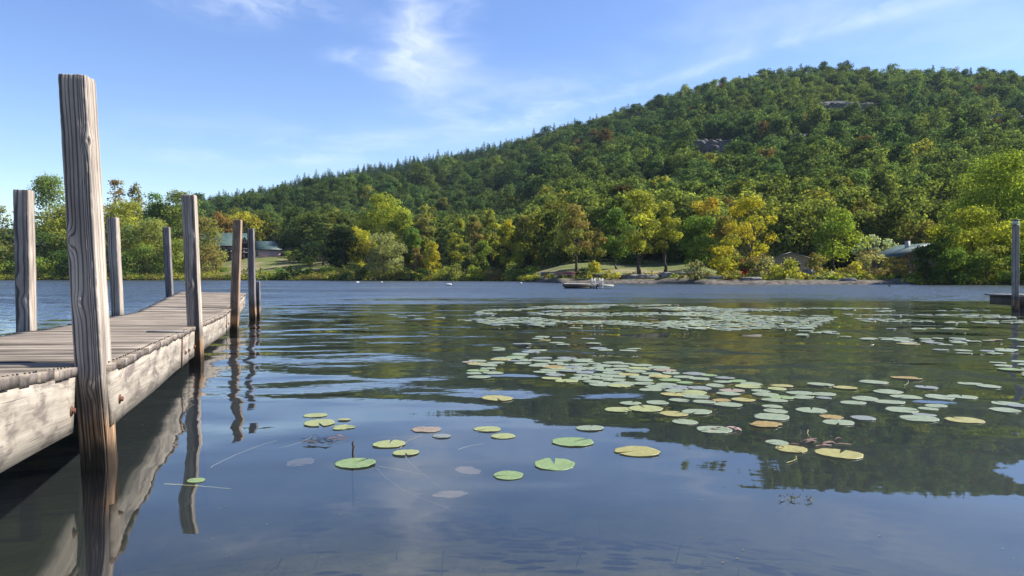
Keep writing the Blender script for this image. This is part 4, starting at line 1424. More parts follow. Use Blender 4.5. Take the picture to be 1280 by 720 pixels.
def post(px_b, py_b, d, px_t, py_t, mat, seed, rz, w=.14, dz=.012, axis=(-.35, .03), lam=.0135, knots=(), relief=.0035, parent=None, label=None, zb=None, cols=25):
    """A squared timber from the lake bed to its top; leans from its foot to its top."""
    foot = P(px_b, py_b, d + w / 2)
    top = P(px_t, py_t, d + w / 2)
    z0 = -.15 if zb is None else zb
    bed = float(ground_z(foot[0], foot[1])) - .3
    zf = foot[2] if zb is None else foot[2]
    dirv = (top - foot) / (top[2] - foot[2])
    zs = np.concatenate(([bed, bed * .5], np.arange(-.10, top[2], dz), [top[2]]))
    # cross-section ring
    m = cols
    u = np.linspace(-1, 1, m)[:-1]
    ring = np.concatenate((np.stack((u, -np.ones(m - 1)), 1), np.stack((np.ones(m - 1), u), 1), np.stack((-u, np.ones(m - 1)), 1), np.stack((-np.ones(m - 1), -u), 1)))
    nrm = np.where(np.abs(ring) > .999, np.sign(ring), 0)
    corner = np.abs(ring[:, 0] * ring[:, 1])
    ring = ring * (1 - .045 * np.clip((corner - .85) / .15, 0, 1))[:, None]
    nr = ring / np.linalg.norm(ring, axis=1, keepdims=True) * .5 + nrm * .5
    nr /= np.linalg.norm(nr, axis=1, keepdims=True)
    K, N = len(ring), len(zs)
    ZZ = np.repeat(zs, K)
    RX = np.tile(ring[:, 0], N) * w / 2
    RY = np.tile(ring[:, 1], N) * w / 2
    NX, NY = np.tile(nr[:, 0], N), np.tile(nr[:, 1], N)
    g = wood_rings(RX, RY, ZZ, axis, lam, knots, seed)
    disp = -relief * g + .003 * fbm(RX / .05, RY / .05, ZZ / .18, seed + 8, 3) - .006 * np.clip(fbm(RX / .02, RY / .02, ZZ / .5, seed + 13, 2) - .5, 0, 1)
    for kx, ky, kz, a, s in knots:
        q = ((RX - kx) ** 2 + (RY - ky) ** 2) / s ** 2 + ((ZZ - kz) / (s * 1.2)) ** 2
        disp = disp + .004 * np.exp(-q * 1.5) - .005 * np.exp(-q * 14)
    chip = np.tile(np.clip((corner - .8) / .2, 0, 1), N) * np.clip(fbm(RX * 8, RY * 8, ZZ / .07, seed + 21, 3) - .1, 0, 1) * .010
    disp = disp - chip
    tp = np.clip((ZZ - (top[2] - .02)) / .02, 0, 1)
    X, Y = RX + NX * disp, RY + NY * disp
    X, Y = X * (1 - .03 * tp), Y * (1 - .03 * tp)
    bow = .006 * fbm(ZZ / .8, 1, 0, seed + 30, 2)
    X = X + bow
    ca, sa = math.cos(rz), math.sin(rz)
    wx, wy = ca * X - sa * Y, sa * X + ca * Y
    cx = foot[0] + dirv[0] * (ZZ - foot[2])
    cyy = foot[1] + dirv[1] * (ZZ - foot[2])
    ztop = ZZ + np.where(ZZ > top[2] - .001, .006 * fbm(RX / .03, RY / .03, 0, seed + 40, 2), 0)
    v = np.stack((cx + wx, cyy + wy, ztop), 1)
    i = np.arange(N - 1)[:, None] * K
    j = np.arange(K)[None]
    jn = (j + 1) % K
    f = [list(q) for q in np.stack((i + j, i + jn, i + K + jn, i + K + j), -1).reshape(-1, 4)]
    c = np.mean(v[-K:], 0) + np.array((0, 0, .003))
    v = np.concatenate((v, c[None]))
    f += [[(N - 1) * K + q, (N - 1) * K + (q + 1) % K, len(v) - 1] for q in range(K)]
    wc = np.stack((ZZ, RX, RY), 1) + np.array((seed * 3.1, seed * .7, seed * .3))
    wc = np.concatenate((wc, wc[-1:]))
    g = np.concatenate((g, [.3]))
    o = link('post', mesh_data('post', v, f, M[mat], {'wc': ('FLOAT_VECTOR', wc), 'grain': ('FLOAT', g)}, False), parent)
    if label:
        tag(o, label)
    return o


# deck panels: right edge start, right edge end, left edge start, left edge end (top surface)
DK = [
    (np.array((-.98, .30, .835)), np.array((-2.235, 3.89, .530)), None, .035),
    (np.array((-2.100, 4.00, .541)), np.array((-3.440, 8.10, .429)), None, .03),
    (np.array((-3.462, 8.17, .428)), np.array((-4.797, 12.8, .380)), None, .03),
    (np.array((-4.82, 12.84, .383)), np.array((-5.960, 17.0, .624)), None, .03),
]
DECK_W = 1.38


def build_dock():
    root = thing('dock', 'weathered grey plank dock on tall square posts reaching into the lake', 'dock', (0, 0, 0))
    rng = np.random.default_rng(21)
    for si, (a, b, _, tilt) in enumerate(DK):
        L = np.linalg.norm(b - a)
        t = (b - a) / L
        lf = np.array((-t[1], t[0], 0))
        lf /= np.linalg.norm(lf)
        lf = lf + np.array((0, 0, tilt / DECK_W))
        lf /= np.linalg.norm(lf)
        up = np.cross(t, -lf)
        up /= np.linalg.norm(up)
        if up[2] < 0:
            up = -up
        R = np.stack((t, lf, up), 1)                 # columns: along, left, up
        bw = .138
        n = max(1, int(round(L / (bw + .007))))
        pitch = L / n
        vv, ff, wc, tone, off = [], [], [], [], 0
        K = 13
        for q in range(n):
            s0 = q * pitch + .0035 + rng.uniform(-.0015, .0015)
            s1 = (q + 1) * pitch - .0035 + rng.uniform(-.0015, .0015)
            e0, e1 = rng.uniform(-.008, .014), rng.uniform(-.02, .02)
            lift, cup, th = rng.uniform(-.003, .004), rng.uniform(.0, .004), .042
            ys = np.linspace(-e0, DECK_W + e1, K)
            warp = .004 * np.sin(ys * rng.uniform(1.5, 3) + rng.uniform(0, 6))
            ed = .005 * rng.normal(size=(4, K)) * .35
            ss = [s0, s0 + .006, (s0 + s1) / 2, s1 - .006, s1]
            zz = [-.006, 0, -cup, 0, -.006]
            tn = rng.uniform(0, .38) ** 1.2
            prof = [(s0, -th)] + list(zip(ss, zz)) + [(s1, -th)]
            m = len(prof)
            for yy, wp, k in zip(ys, warp, range(K)):
                for pi, (s, z) in enumerate(prof):
                    vv.append(a + t * (s + (ed[0, k] if pi < 2 else ed[1, k] if pi > m - 3 else 0)) + lf * yy + up * (z + lift + wp))
                    wc.append((yy, s + q * 1.7, z + q * .9 + si * 11))
                    tone.append(tn)
            for k in range(K - 1):
                for pi in range(m):
                    pn = (pi + 1) % m
                    ff.append((off + k * m + pi, off + k * m + pn, off + (k + 1) * m + pn, off + (k + 1) * m + pi))
            ff.append([off + i for i in range(m)][::-1])
            ff.append([off + (K - 1) * m + i for i in range(m)])
            off += K * m
        dm = mesh_data('deck', np.array(vv), ff, M['deck'], {'wc': ('FLOAT_VECTOR', np.array(wc)), 'grain': ('FLOAT', np.array(tone))})
        dm.materials.append(M['deck_end'])
        per = (K - 1) * m + 2
        for q in range(n):
            for i in (per - 1, per - 2):
                dm.polygons[q * per + i].material_index = 1
        dk = link('deck', dm, root)
        # side beams under the board ends, cross beams below
        for side, yy in (('right', .022), ('left', DECK_W - .022)):
            g = Geo()
            kk = 30
            bh = .29
            nsec = kk
            v, f, w_ = [], [], []
            for i in range(nsec):
                s = L * i / (nsec - 1)
                wob = .004 * math.sin(s * 2.3 + si)
                for dy, z in ((-.02, -.044), (-.02, -.044 - bh * .33), (-.02, -.044 - bh * .66), (-.02, -.044 - bh + wob), (.02, -.044 - bh + wob), (.02, -.044)):
                    v.append(a + t * s + lf * (yy + dy) + up * z)
                    w_.append((s, z + si * 3 + yy * 9, dy))
            for i in range(nsec - 1):
                for q in range(6):
                    qn = (q + 1) % 6
                    f.append((i * 6 + q, i * 6 + qn, (i + 1) * 6 + qn, (i + 1) * 6 + q))
            f.append([0, 5, 4, 3, 2, 1])
            f.append([(nsec - 1) * 6 + q for q in range(6)])
            link('side_beam', mesh_data('side_beam', np.array(v), f, M['beam'], {'wc': ('FLOAT_VECTOR', np.array(w_))}), dk)
        g = Geo()
        for s in np.linspace(.03, L - .03, 4):
            g.box(a + t * s + lf * DECK_W / 2 + up * (-.044 - .10), (.04, DECK_W - .09, .19), R, (1, 0, 2))
        g.make('cross_beam', M['deck'], dk)
        g = Geo()
        for q in range(n):
            for yy in (.03, DECK_W - .03):
                for ds_ in (.3, .7):
                    c = a + t * (q + ds_ + rng.uniform(-.06, .06)) * pitch + lf * (yy + rng.uniform(-.006, .006)) + up * .004
                    g.box(c, (.007, .007, .008), R)
        g.make('nail_heads', M['black'], dk)
        # bolt heads and washers on the right side beam
        bs = {0: (L - .075,), 1: (.20, L - .45, L - .08), 2: (.35, L - .25), 3: (.25, L - .5)}[si]
        for s in bs:
            g = Geo()
            c = a + t * s + lf * .0 + up * (-.044 - .17)
            for rr, th in ((.026, .004), (.015, .018)):
                n_ = 12 if th < .01 else 6
                th_ = np.arange(n_) / n_ * 2 * math.pi
                ringv = np.stack([t * math.cos(x) * rr + up * math.sin(x) * rr for x in th_])
                v = np.concatenate((c + ringv, c + ringv - lf * th))
                g.add(v, [[i, (i + 1) % n_, n_ + (i + 1) % n_, n_ + i] for i in range(n_)] + [list(range(n_, 2 * n_))])
            g.make('bolt', M['rust'], dk)
        if si in (1, 2):
            g = Geo()
            s = L - (.78 if si == 1 else .12)
            g.box(a + t * s - lf * .004 + up * (-.044 - .15), (.045, .008, .30), R)
            g.make('strap', M['rust'], dk)
        # a small iron plate on the boards at the joint
        if si == 1:
            g = Geo()
            g.box(a + t * (L - .62) + lf * .16 + up * .008, (.12, .34, .006), R)
            g.make('plate', M['metal_grey'], dk)
    rz = math.radians(8)
    post(124, 585, 3.93, 96, 97, 'post', 3, rz, knots=((-.055, -.07, 1.18, .020, .03), (.060, -.07, 1.70, .014, .026), (.0, -.07, .42, .012, .03), (.068, -.03, 1.70, .02, .03), (-.02, -.07, .86, .008, .03)),
         relief=.0042, parent=root, label='tallest and nearest post, deep grain, brown and black at the waterline', axis=(-.16, .22), dz=.007, lam=.0095, cols=55)
    post(246, 455, 8.55, 236.5, 244, 'post', 5, rz, knots=((0, -.07, .9, .015, .03), (.03, -.07, 1.45, .012, .03)), parent=root, axis=(.08, .2))
    post(293, 415, 13.5, 297, 275, 'post_tan', 6, rz, knots=((0, -.07, .5, .012, .03),), parent=root, axis=(.2, .12), label='browner post with saw marks')
    post(316, 401, 17.0, 313.5, 286, 'post_dark', 7, rz, parent=root, axis=(.1, .1))
    post(322.5, 398, 17.9, 322, 352, 'post_dark', 8, rz, w=.11, parent=root, label='short stub post behind the last tall one')
    post(33.5, 412, 7.45, 30, 238, 'post', 9, rz, knots=((.01, -.07, .75, .015, .03), (-.03, -.07, .95, .012, .03)), parent=root, axis=(-.06, .14))
    post(147, 396, 11.4, 141.5, 272, 'post', 10, rz, parent=root, axis=(.07, .15))
    post(212, 367, 17.0, 208, 284, 'post_dark', 11, rz, parent=root, axis=(.1, .2))


build_dock()


def build_right_post():
    d = 21.6
    rz = math.radians(-28)
    root = thing('mooring_dock', 'dark low dock end with a tall lamp topped post at the right edge', 'dock', (0, 0, 0))
    post(1269, 388, d, 1269.5, 282, 'post', 15, rz, w=.17, dz=.03, parent=root, axis=(.2, .1), relief=.003)
    g = Geo()
    c = P(1290, 369, d + .6)
    R = np.array(((1, 0, 0), (0, 1, 0), (0, 0, 1.0)))
    for q in range(9):
        g.box((c[0] - .80 + q * .2, d + .75, c[2]), (.19, 1.3, .045), None, (1, 0, 2))
    g.make('deck', M['post_dark'], root)
    g = Geo()
    g.box((c[0] + .05, d + .13, c[2] - .16), (1.6, .05, .26))
    g.box((c[0] - .72, d + .78, c[2] - .16), (.05, 1.2, .26))
    g.make('side_beam', M['raft_dark'], root)
    g = Geo()
    g.box((c[0] - .42, d + .35, c[2] - .65), (.2, .2, 1.2))
    g.box((c[0] + .5, d + 1.2, c[2] - .65), (.2, .2, 1.2))
    g.make('pile', M['raft_dark'], root)
    tp = P(1269.5, 282, d + .085)
    lamp = thing('post_lamp', 'small clear globe lamp with a dark cap on top of the right post', 'lamp', tuple(tp))
    g = Geo()
    g.box((0, 0, .015), (.15, .15, .03))
    g.make('base', M['metal_grey'], lamp)
    g = Geo()
    a = np.linspace(.03, .15, 9)
    g.tube(np.stack((0 * a, 0 * a, a), 1), .085 * np.sqrt(np.clip(1 - ((a - .09) / .075) ** 2, .05, 1)), 14)
    g.make('globe', M['white'], lamp, True)
    g = Geo()
    g.tube([(0, 0, .145), (0, 0, .165), (0, 0, .185)], [.11, .10, .03], 14)
    g.make('cap', M['black'], lamp)


build_right_post()


# ------------------------------------------------------------------ lily pads
def pad_material(name, c1, c2, spot, rough=.34, spots=.5, spec=.5):
    m, T = material(name)
    tc = T.n('ShaderNodeTexCoord').outputs['Object']
    rnd = T.n('ShaderNodeObjectInfo').outputs['Random']
    vec = T.v('ADD', tc, T.comb(T.m('MULTIPLY', rnd, 40.0), T.m('MULTIPLY', rnd, 17.0), 0.0))
    n1 = T.noise(vec, 7.0, 4.0, 0.6)
    n2 = T.noise(vec, 26.0, 4.0, 0.7)
    col = T.mix(T.rng(n1, .35, .65), c1, c2)
    col = T.mix(T.m('MULTIPLY', T.rng(n2, .60, .70), spots), col, spot)
    x, y, z = T.xyz(tc)
    ang = T.m('ARCTAN2', y, x)
    vein = T.m('POWER', T.m('ABSOLUTE', T.m('COSINE', T.m('MULTIPLY', ang, 7.0))), 60.0)
    col = T.mix(T.m('MULTIPLY', vein, .30), col, tuple(min(1, c * 1.7) for c in c2))
    bmp = T.n('ShaderNodeBump', {'Strength': .4, 'Distance': .004, 'Height': T.m('ADD', n1, T.m('MULTIPLY', vein, .4))}).outputs[0]
    finish(T, principled(T, col, rough, bmp, spec))
    return m


PM = {
    'pale': pad_material('pale_green_pad', (.145, .18, .105), (.205, .235, .145), (.17, .15, .07), .40, .5),
    'green': pad_material('green_pad', (.12, .18, .06), (.18, .235, .09), (.10, .10, .03), .42, .6),
    'grey': pad_material('greyish_pad', (.13, .15, .13), (.185, .195, .175), (.12, .10, .07), .36, .4),
    'yellow': pad_material('yellowing_pad', (.20, .185, .05), (.27, .245, .085), (.20, .09, .03), .42, .8),
    'orange': pad_material('orange_pad', (.20, .125, .03), (.25, .19, .05), (.14, .05, .02), .42, .8),
    'brown': pad_material('brown_pad', (.16, .125, .085), (.23, .185, .135), (.05, .03, .02), .5, .7),
    'speck': pad_material('speckled_pad', (.18, .20, .07), (.25, .265, .105), (.08, .055, .02), .45, .95),
}
PAD_WORD = {'pale': 'pale green', 'green': 'green', 'grey': 'greyish', 'yellow': 'yellowing', 'orange': 'orange', 'brown': 'brown', 'speck': 'speckled yellow green'}


def pad_shape(seed, ragged=0.0, nseg=30):
    rng = np.random.default_rng(seed)
    notch = rng.uniform(.03, .13)
    th = np.linspace(notch, 2 * math.pi - notch, nseg)
    rad = 1 + .05 * np.sin(th * 2 + rng.uniform(0, 6)) + .025 * rng.normal(size=nseg) * (1 + 4 * ragged)
    if ragged:
        rad *= 1 - ragged * .5 * np.clip(np.sin(th * rng.integers(2, 5) + rng.uniform(0, 6)), 0, 1) ** 2
    rings = np.array((.0, .35, .7, .93, 1.0))
    v, f = [], []
    for ri, r in enumerate(rings[1:]):
        for q in range(nseg):
            z = .010 + .010 * math.sin(th[q] * 3 + seed) * r ** 2 + (.010 if r > .98 else 0)
            v.append((math.cos(th[q]) * rad[q] * r, math.sin(th[q]) * rad[q] * r, z))
    v.append((.12 * math.cos(notch) * 0, 0, .004))
    c = len(v) - 1
    for q in range(nseg - 1):
        f.append((c, q, q + 1))
    for ri in range(3):
        for q in range(nseg - 1):
            a = ri * nseg + q
            f.append((a, a + nseg, a + nseg + 1, a + 1))
    v = np.array(v) * np.array((.5, .5, .5))
    # thin underside
    n = len(v)
    lo = v.copy()
    lo[:, 2] -= .012
    f = [list(x) for x in f] + [[i + n for i in x][::-1] for x in f]
    rim = [3 * nseg + q for q in range(nseg)]
    f += [[rim[q], rim[q] + n, rim[q + 1] + n, rim[q + 1]] for q in range(nseg - 1)]
    return np.concatenate((v, lo)), f


# pads that stand alone or have a look of their own: pixel, width in pixels, colour, label
NEAR = [
    (394, 519.7, 28, 'speck', 'speckled pad, rearmost of the cluster of four beside the rear reflections'), (399, 529.5, 40, 'speck', 'widest speckled pad of the cluster of four nearest the dock'),
    (430, 525, 16, 'speck', 'smallest speckled pad of the cluster of four nearest the dock'), (429, 534.7, 29, 'speck', 'ragged speckled pad, frontmost of the cluster of four nearest the dock'),
    (532.6, 537.5, 38, 'brown', 'faded brown pad on the blue sky reflection'), (552, 545.7, 24, 'grey', 'small grey sunken looking pad beside the faded brown one'),
    (609, 536.8, 35, 'speck', 'speckled oval pad right of the faded brown one'), (629, 546, 29, 'speck', 'small speckled pad just below another on the sky reflection'),
    (486.5, 556, 40, 'speck', 'speckled pad with a pale stalk trailing to the right'), (507, 566.8, 33, 'speck', 'dull speckled pad with stalks trailing below it'),
    (443.6, 580, 51, 'green', 'large bright green notched pad left of the others'), (635.5, 594.7, 40, 'green', 'plain green pad, nearest to the bottom of the picture'),
    (693, 581, 54, 'green', 'largest round green pad with pale midrib'), (715.6, 553.5, 50, 'green', 'wide green pad at the tip of the dark reflection'),
    (796, 565, 55, 'yellow', 'wide yellowing pad with a brown split at the tip of the hill reflection'), (737, 536, 34, 'pale', 'pale oval pad alone on the dark reflection above the wide green one'),
    (893, 538, 42, 'pale', 'pale pad with a curled pinkish brown flap'), (856, 528, 33, 'pale', 'pale pad alone in front of the middle cluster'),
    (621, 499, 38, 'yellow', 'yellow and white pad tilted up left of the middle cluster'), (871, 515.5, 38, 'pale', 'pale green oval pad at the front of the middle cluster, touching a yellowish one'),
    (842, 518, 36, 'yellow', 'yellowish pad with a red tip at the front of the middle cluster'), (807, 511.5, 44, 'speck', 'wide speckled pad at the front edge of the middle cluster'),
    (773, 512.7, 34, 'speck', 'speckled pad at the front left edge of the middle cluster'),
    (245, 601, 22, 'green', 'small green pad touching the reflection of the second dock post'),
    (964.5, 521.6, 45, 'pale', 'large pale pad above the orange one on the right side'), (957, 531, 42, 'orange', 'orange and yellow pad right of the pinkish flap'),
    (971, 554, 27, 'pale', 'small pale pad beside the brown withered leaves'), (989, 562, 40, 'yellow', 'yellow pad in front of the brown withered leaves'),
    (1049, 568, 55, 'yellow', 'large pale yellow pad, frontmost on the right side'), (1205.6, 525.6, 43, 'yellow', 'yellow pad with a brown stain, alone on the right'),
    (1149, 523.7, 43, 'pale', 'large pale pad left of the stained yellow one'), (1155, 519, 26, 'grey', 'greyish pad tucked behind the large pale one on the right'),
    (1048, 528.5, 39, 'pale', 'pale pad in front of the brownish yellow one'), (1039.6, 522, 30, 'orange', 'brownish yellow crumpled pad behind a pale one'),
    (1079, 523, 30, 'grey', 'grey green pad alone right of the crumpled one'), (1014, 513.4, 37, 'pale', 'pale oval pad alone above the crumpled one'),
    (969, 514.5, 30, 'pale', 'pale pad just above the largest pale one on the right side'), (965, 508.6, 25, 'pale', 'pale pad behind two others at the right end of the middle cluster'),
    (1132, 473, 35, 'orange', 'bright orange pad tilted on its stalk'), (1056, 485, 28, 'yellow', 'yellow green pad on a bent stalk left of the paired pads'),
    (1025.5, 481, 31, 'pale', 'pale pad alone left of the yellow green stalked one'), (1092, 478, 34, 'pale', 'pale pad left of the bright orange one'),
    (1158, 484.7, 25, 'grey', 'small grey pad right of the bright orange one'), (1213, 480, 28, 'pale', 'pale pad touching another near the right post reflection'),
    (1236, 483.5, 28, 'pale', 'pale pad overlapped by its neighbour near the right post reflection'),
    (1110, 490.5, 36, 'pale', 'pale pad rearmost of the overlapping right hand group'), (1132, 496.7, 36, 'pale', 'pale pad on the right of the overlapping group'),
    (1081, 499, 32, 'pale', 'pale pad on the left of the overlapping group'), (1066, 504, 29, 'pale', 'narrow pale pad in front of the overlapping group'),
    (1112, 503, 34, 'pale', 'pale pad in the middle of the overlapping group'), (1127, 513, 40, 'pale', 'widest pale pad in front of the overlapping group'),
    (1174, 497, 33, 'pale', 'pale oval pad of the pair right of the overlapping group'), (1203, 496.5, 33, 'pale', 'pale pad with a yellowed edge in the pair on the right'),
    (1160, 511.3, 22, 'pale', 'small pale pad between the overlapping group and the stained yellow pad'), (1170, 508, 25, 'pale', 'small pale pad behind its twin left of the stained yellow pad'),
    (1030, 493.5, 29, 'pale', 'pale pad above a smaller one, left of the overlapping group'), (1030, 497.8, 18, 'grey', 'tiny grey pad under a pale one, left of the overlapping group'),
    (1001, 492, 34, 'pale', 'pale pad heading the small stack left of the overlapping group'), (1003, 497, 26, 'pale', 'second pad of the small stack left of the overlapping group'),
    (956.5, 493.5, 31, 'pale', 'pale pad alone at the right of the middle cluster'),
    (1258, 505, 34, 'pale', 'pale pad at the right edge, rear of three'), (1256, 513, 36, 'pale', 'pale pad at the right edge, front of three'), (1276, 508, 30, 'grey', 'greyish pad cut by the right picture edge'),
    (1135, 430, 26, 'yellow', 'yellow curled pad among the thin streaks of pads before the right post'),
    (661, 497, 0, 'pale', ''),
]


def inside(poly, x, y):
    poly = np.asarray(poly)
    r = np.zeros(len(x), bool)
    j = len(poly) - 1
    for i in range(len(poly)):
        a, b = poly[i], poly[j]
        c = ((a[1] > y) != (b[1] > y)) & (x < (b[0] - a[0]) * (y - a[1]) / (b[1] - a[1] + 1e-12) + a[0])
        r ^= c
        j = i
    return r


def scatter(poly_px, n, dmin, rng, keep=None, taken=()):
    w = np.array([on_water(*p) for p in poly_px])
    lo, hi = w.min(0), w.max(0)
    pts = list(taken)
    k0 = len(pts)
    cand = rng.uniform(lo, hi, (n * 14, 2))
    cand = cand[inside(w, cand[:, 0], cand[:, 1])]
    if keep is not None:
        cand = cand[keep(cand[:, 0], cand[:, 1])]
    arr = np.array(pts).reshape(-1, 2)
    out = []
    grid = {}
    for p in arr:
        grid.setdefault((int(p[0] // dmin), int(p[1] // dmin)), []).append(p)
    for c in cand:
        kx, ky = int(c[0] // dmin), int(c[1] // dmin)
        bad = False
        for i in (-1, 0, 1):
            for j in (-1, 0, 1):
                for p in grid.get((kx + i, ky + j), ()):
                    if (p[0] - c[0]) ** 2 + (p[1] - c[1]) ** 2 < dmin * dmin:
                        bad = True
                        break
        if bad:
            continue
        grid.setdefault((kx, ky), []).append(c)
        out.append(c)
        if len(out) >= n:
            break
    return out


def build_pads():
    rng = np.random.default_rng(9)
    shapes = [pad_shape(50 + k, 0) for k in range(6)] + [pad_shape(70 + k, .5) for k in range(3)]
    cache = {}

    def pad_mesh(si, colr):
        if (si, colr) not in cache:
            v, f = shapes[si]
            cache[(si, colr)] = mesh_data('lily_pad', v, f, PM[colr], None, True)
        return cache[(si, colr)]

    items = []       # x, y, diameter, colour, label, group, ragged
    for px, py, w, colr, lab in NEAR:
        if not w:
            continue
        x, y = on_water(px, py)
        items.append((x, y, w / F * y, colr, lab, 'lily pads standing apart', 'ragged' in lab or colr in ('brown', 'orange')))
    taken = [(i[0], i[1]) for i in items]
    midp = [(585, 452), (640, 446), (700, 447), (800, 455), (862, 466), (985, 482), (1000, 497), (940, 508), (880, 508), (790, 506), (745, 498), (742, 486), (650, 476), (592, 472)]
    hole = [(742, 500), (690, 484), (640, 480), (700, 476), (800, 486), (860, 497), (800, 503)]
    hw_ = np.array([on_water(*q) for q in hole])
    for x, y in scatter(midp, 105, .168, rng, lambda a, b: (vnoise(a * 1.3, b * 1.3, 0, 61) > -.55) & ~inside(hw_, a, b), taken):
        u = rng.uniform()
        colr = 'pale' if u < .60 else 'grey' if u < .74 else 'green' if u < .82 else 'speck' if u < .90 else 'yellow' if u < .95 else 'brown' if u < .99 else 'orange'
        items.append((x, y, rng.uniform(.15, .25), colr, None, 'mid', False))
    far1 = [(590, 396), (600, 388), (720, 380), (850, 381), (905, 385), (1060, 385), (1150, 386), (1055, 394), (1030, 402), (1010, 411), (900, 416), (850, 411), (760, 409), (680, 413), (640, 413), (610, 405), (560, 398)]
    far = scatter(far1, 1400, .17, rng, lambda a, b: vnoise(a * .55 + 9, b * .8, 0, 63) + .5 * vnoise(a * 1.7, b * 2.2, 0, 64) > -.04)
    far2 = [(1070, 391), (1150, 389), (1250, 394), (1280, 398), (1320, 420), (1330, 480), (1270, 470), (1225, 455), (1190, 440), (1080, 424)]
    n_far = len(far)
    far += scatter(far2, 260, .2, rng, lambda a, b: vnoise(a * .5 + 3, b * 1.6, 0, 66) > .12)
    n_right = len(far)
    for poly, n in (([(620, 432), (690, 440), (700, 445), (600, 446)], 5), ([(650, 420), (750, 424), (750, 432), (650, 432)], 9), ([(745, 434), (800, 436), (800, 441), (745, 441)], 4), ([(480, 392), (560, 396), (560, 399), (480, 398)], 5),
                    ([(1000, 412), (1060, 416), (1060, 422), (1000, 420)], 8), ([(1150, 386), (1240, 386), (1240, 389), (1150, 389)], 12)):
        far += scatter(poly, n, .22, rng)
    for fi, (x, y) in enumerate(far):
        u = rng.uniform()
        colr = 'pale' if u < .72 else 'grey' if u < .90 else 'green' if u < .93 else 'yellow' if u < .99 else 'orange'
        items.append((x, y, rng.uniform(.17, .27), colr, None, 'far' if fi < n_far else 'right' if fi < n_right else 'stray', False))
    items = [it for it in items if it[1] > 1]
    items.sort(key=lambda it: (0 if it[4] else 1, -it[2] / it[1] ** 1.5))
    stuffv, stufff, off = {}, {}, {}
    n = 0
    for k, (x, y, dia, colr, lab, grp, rag) in enumerate(items):
        si = int(rng.integers(6, 9)) if rag else int(rng.integers(0, 6))
        rot = rng.uniform(0, 6.28)
        if k < 300:
            o = link('lily_pad', pad_mesh(si, colr), None, (x, y, .003 + .0007 * (k % 5)))
            o.scale = (dia, dia, dia)
            o.rotation_euler = (rng.normal() * .012, rng.normal() * .012, rot)
            if not lab:
                if grp == 'mid':
                    lab = PAD_WORD[colr] + ' pad floating in the loose cluster in the middle of the water'
                    grp = PAD_WORD[colr] + ' lily pads of the middle cluster'
                elif grp == 'right':
                    lab = PAD_WORD[colr] + ' pad in the thin streaks of pads before the lamp topped post'
                    grp = PAD_WORD[colr] + ' lily pads before the right post'
                elif grp == 'stray':
                    lab = PAD_WORD[colr] + ' pad in a small loose group around the dense far bed'
                    grp = PAD_WORD[colr] + ' lily pads strayed from the far bed'
                else:
                    lab = PAD_WORD[colr] + ' pad on the near side of the dense far bed of pads'
                    grp = PAD_WORD[colr] + ' lily pads of the far bed'
            if 'tilted' in lab:
                o.rotation_euler = (-.03, .02, rot)
                o.location.z += .004
            tag(o, lab, 'lily pad', grp)
            n += 1
        else:
            v, f = shapes[si]
            ca, sa = math.cos(rot), math.sin(rot)
            vv = np.stack(((v[:, 0] * ca - v[:, 1] * sa) * dia + x, (v[:, 0] * sa + v[:, 1] * ca) * dia + y, v[:, 2] * dia + .003 + .0007 * (k % 5)), 1)
            stuffv.setdefault(colr, []).append(vv)
            o0 = off.get(colr, 0)
            stufff.setdefault(colr, []).extend([[i + o0 for i in q] for q in f])
            off[colr] = o0 + len(v)
    # the many small pads of the far bed, one object
    V, FF, mi, base = [], [], [], 0
    keys = list(stuffv)
    for q, colr in enumerate(keys):
        vv = np.concatenate(stuffv[colr])
        V.append(vv)
        FF += [[i + base for i in t] for t in stufff[colr]]
        mi += [q] * len(stufff[colr])
        base += len(vv)
    me = mesh_data('far_lily_pads', np.concatenate(V), FF, None, None, True)
    for colr in keys:
        me.materials.append(PM[colr])
    me.polygons.foreach_set('material_index', np.array(mi, dtype=np.int32))
    o = link('far_lily_pads', me)
    tag(o, 'dense far bed of pale lily pads covering the water', None, None, 'stuff')
    print('pads', len(items), 'single', n)


build_pads()


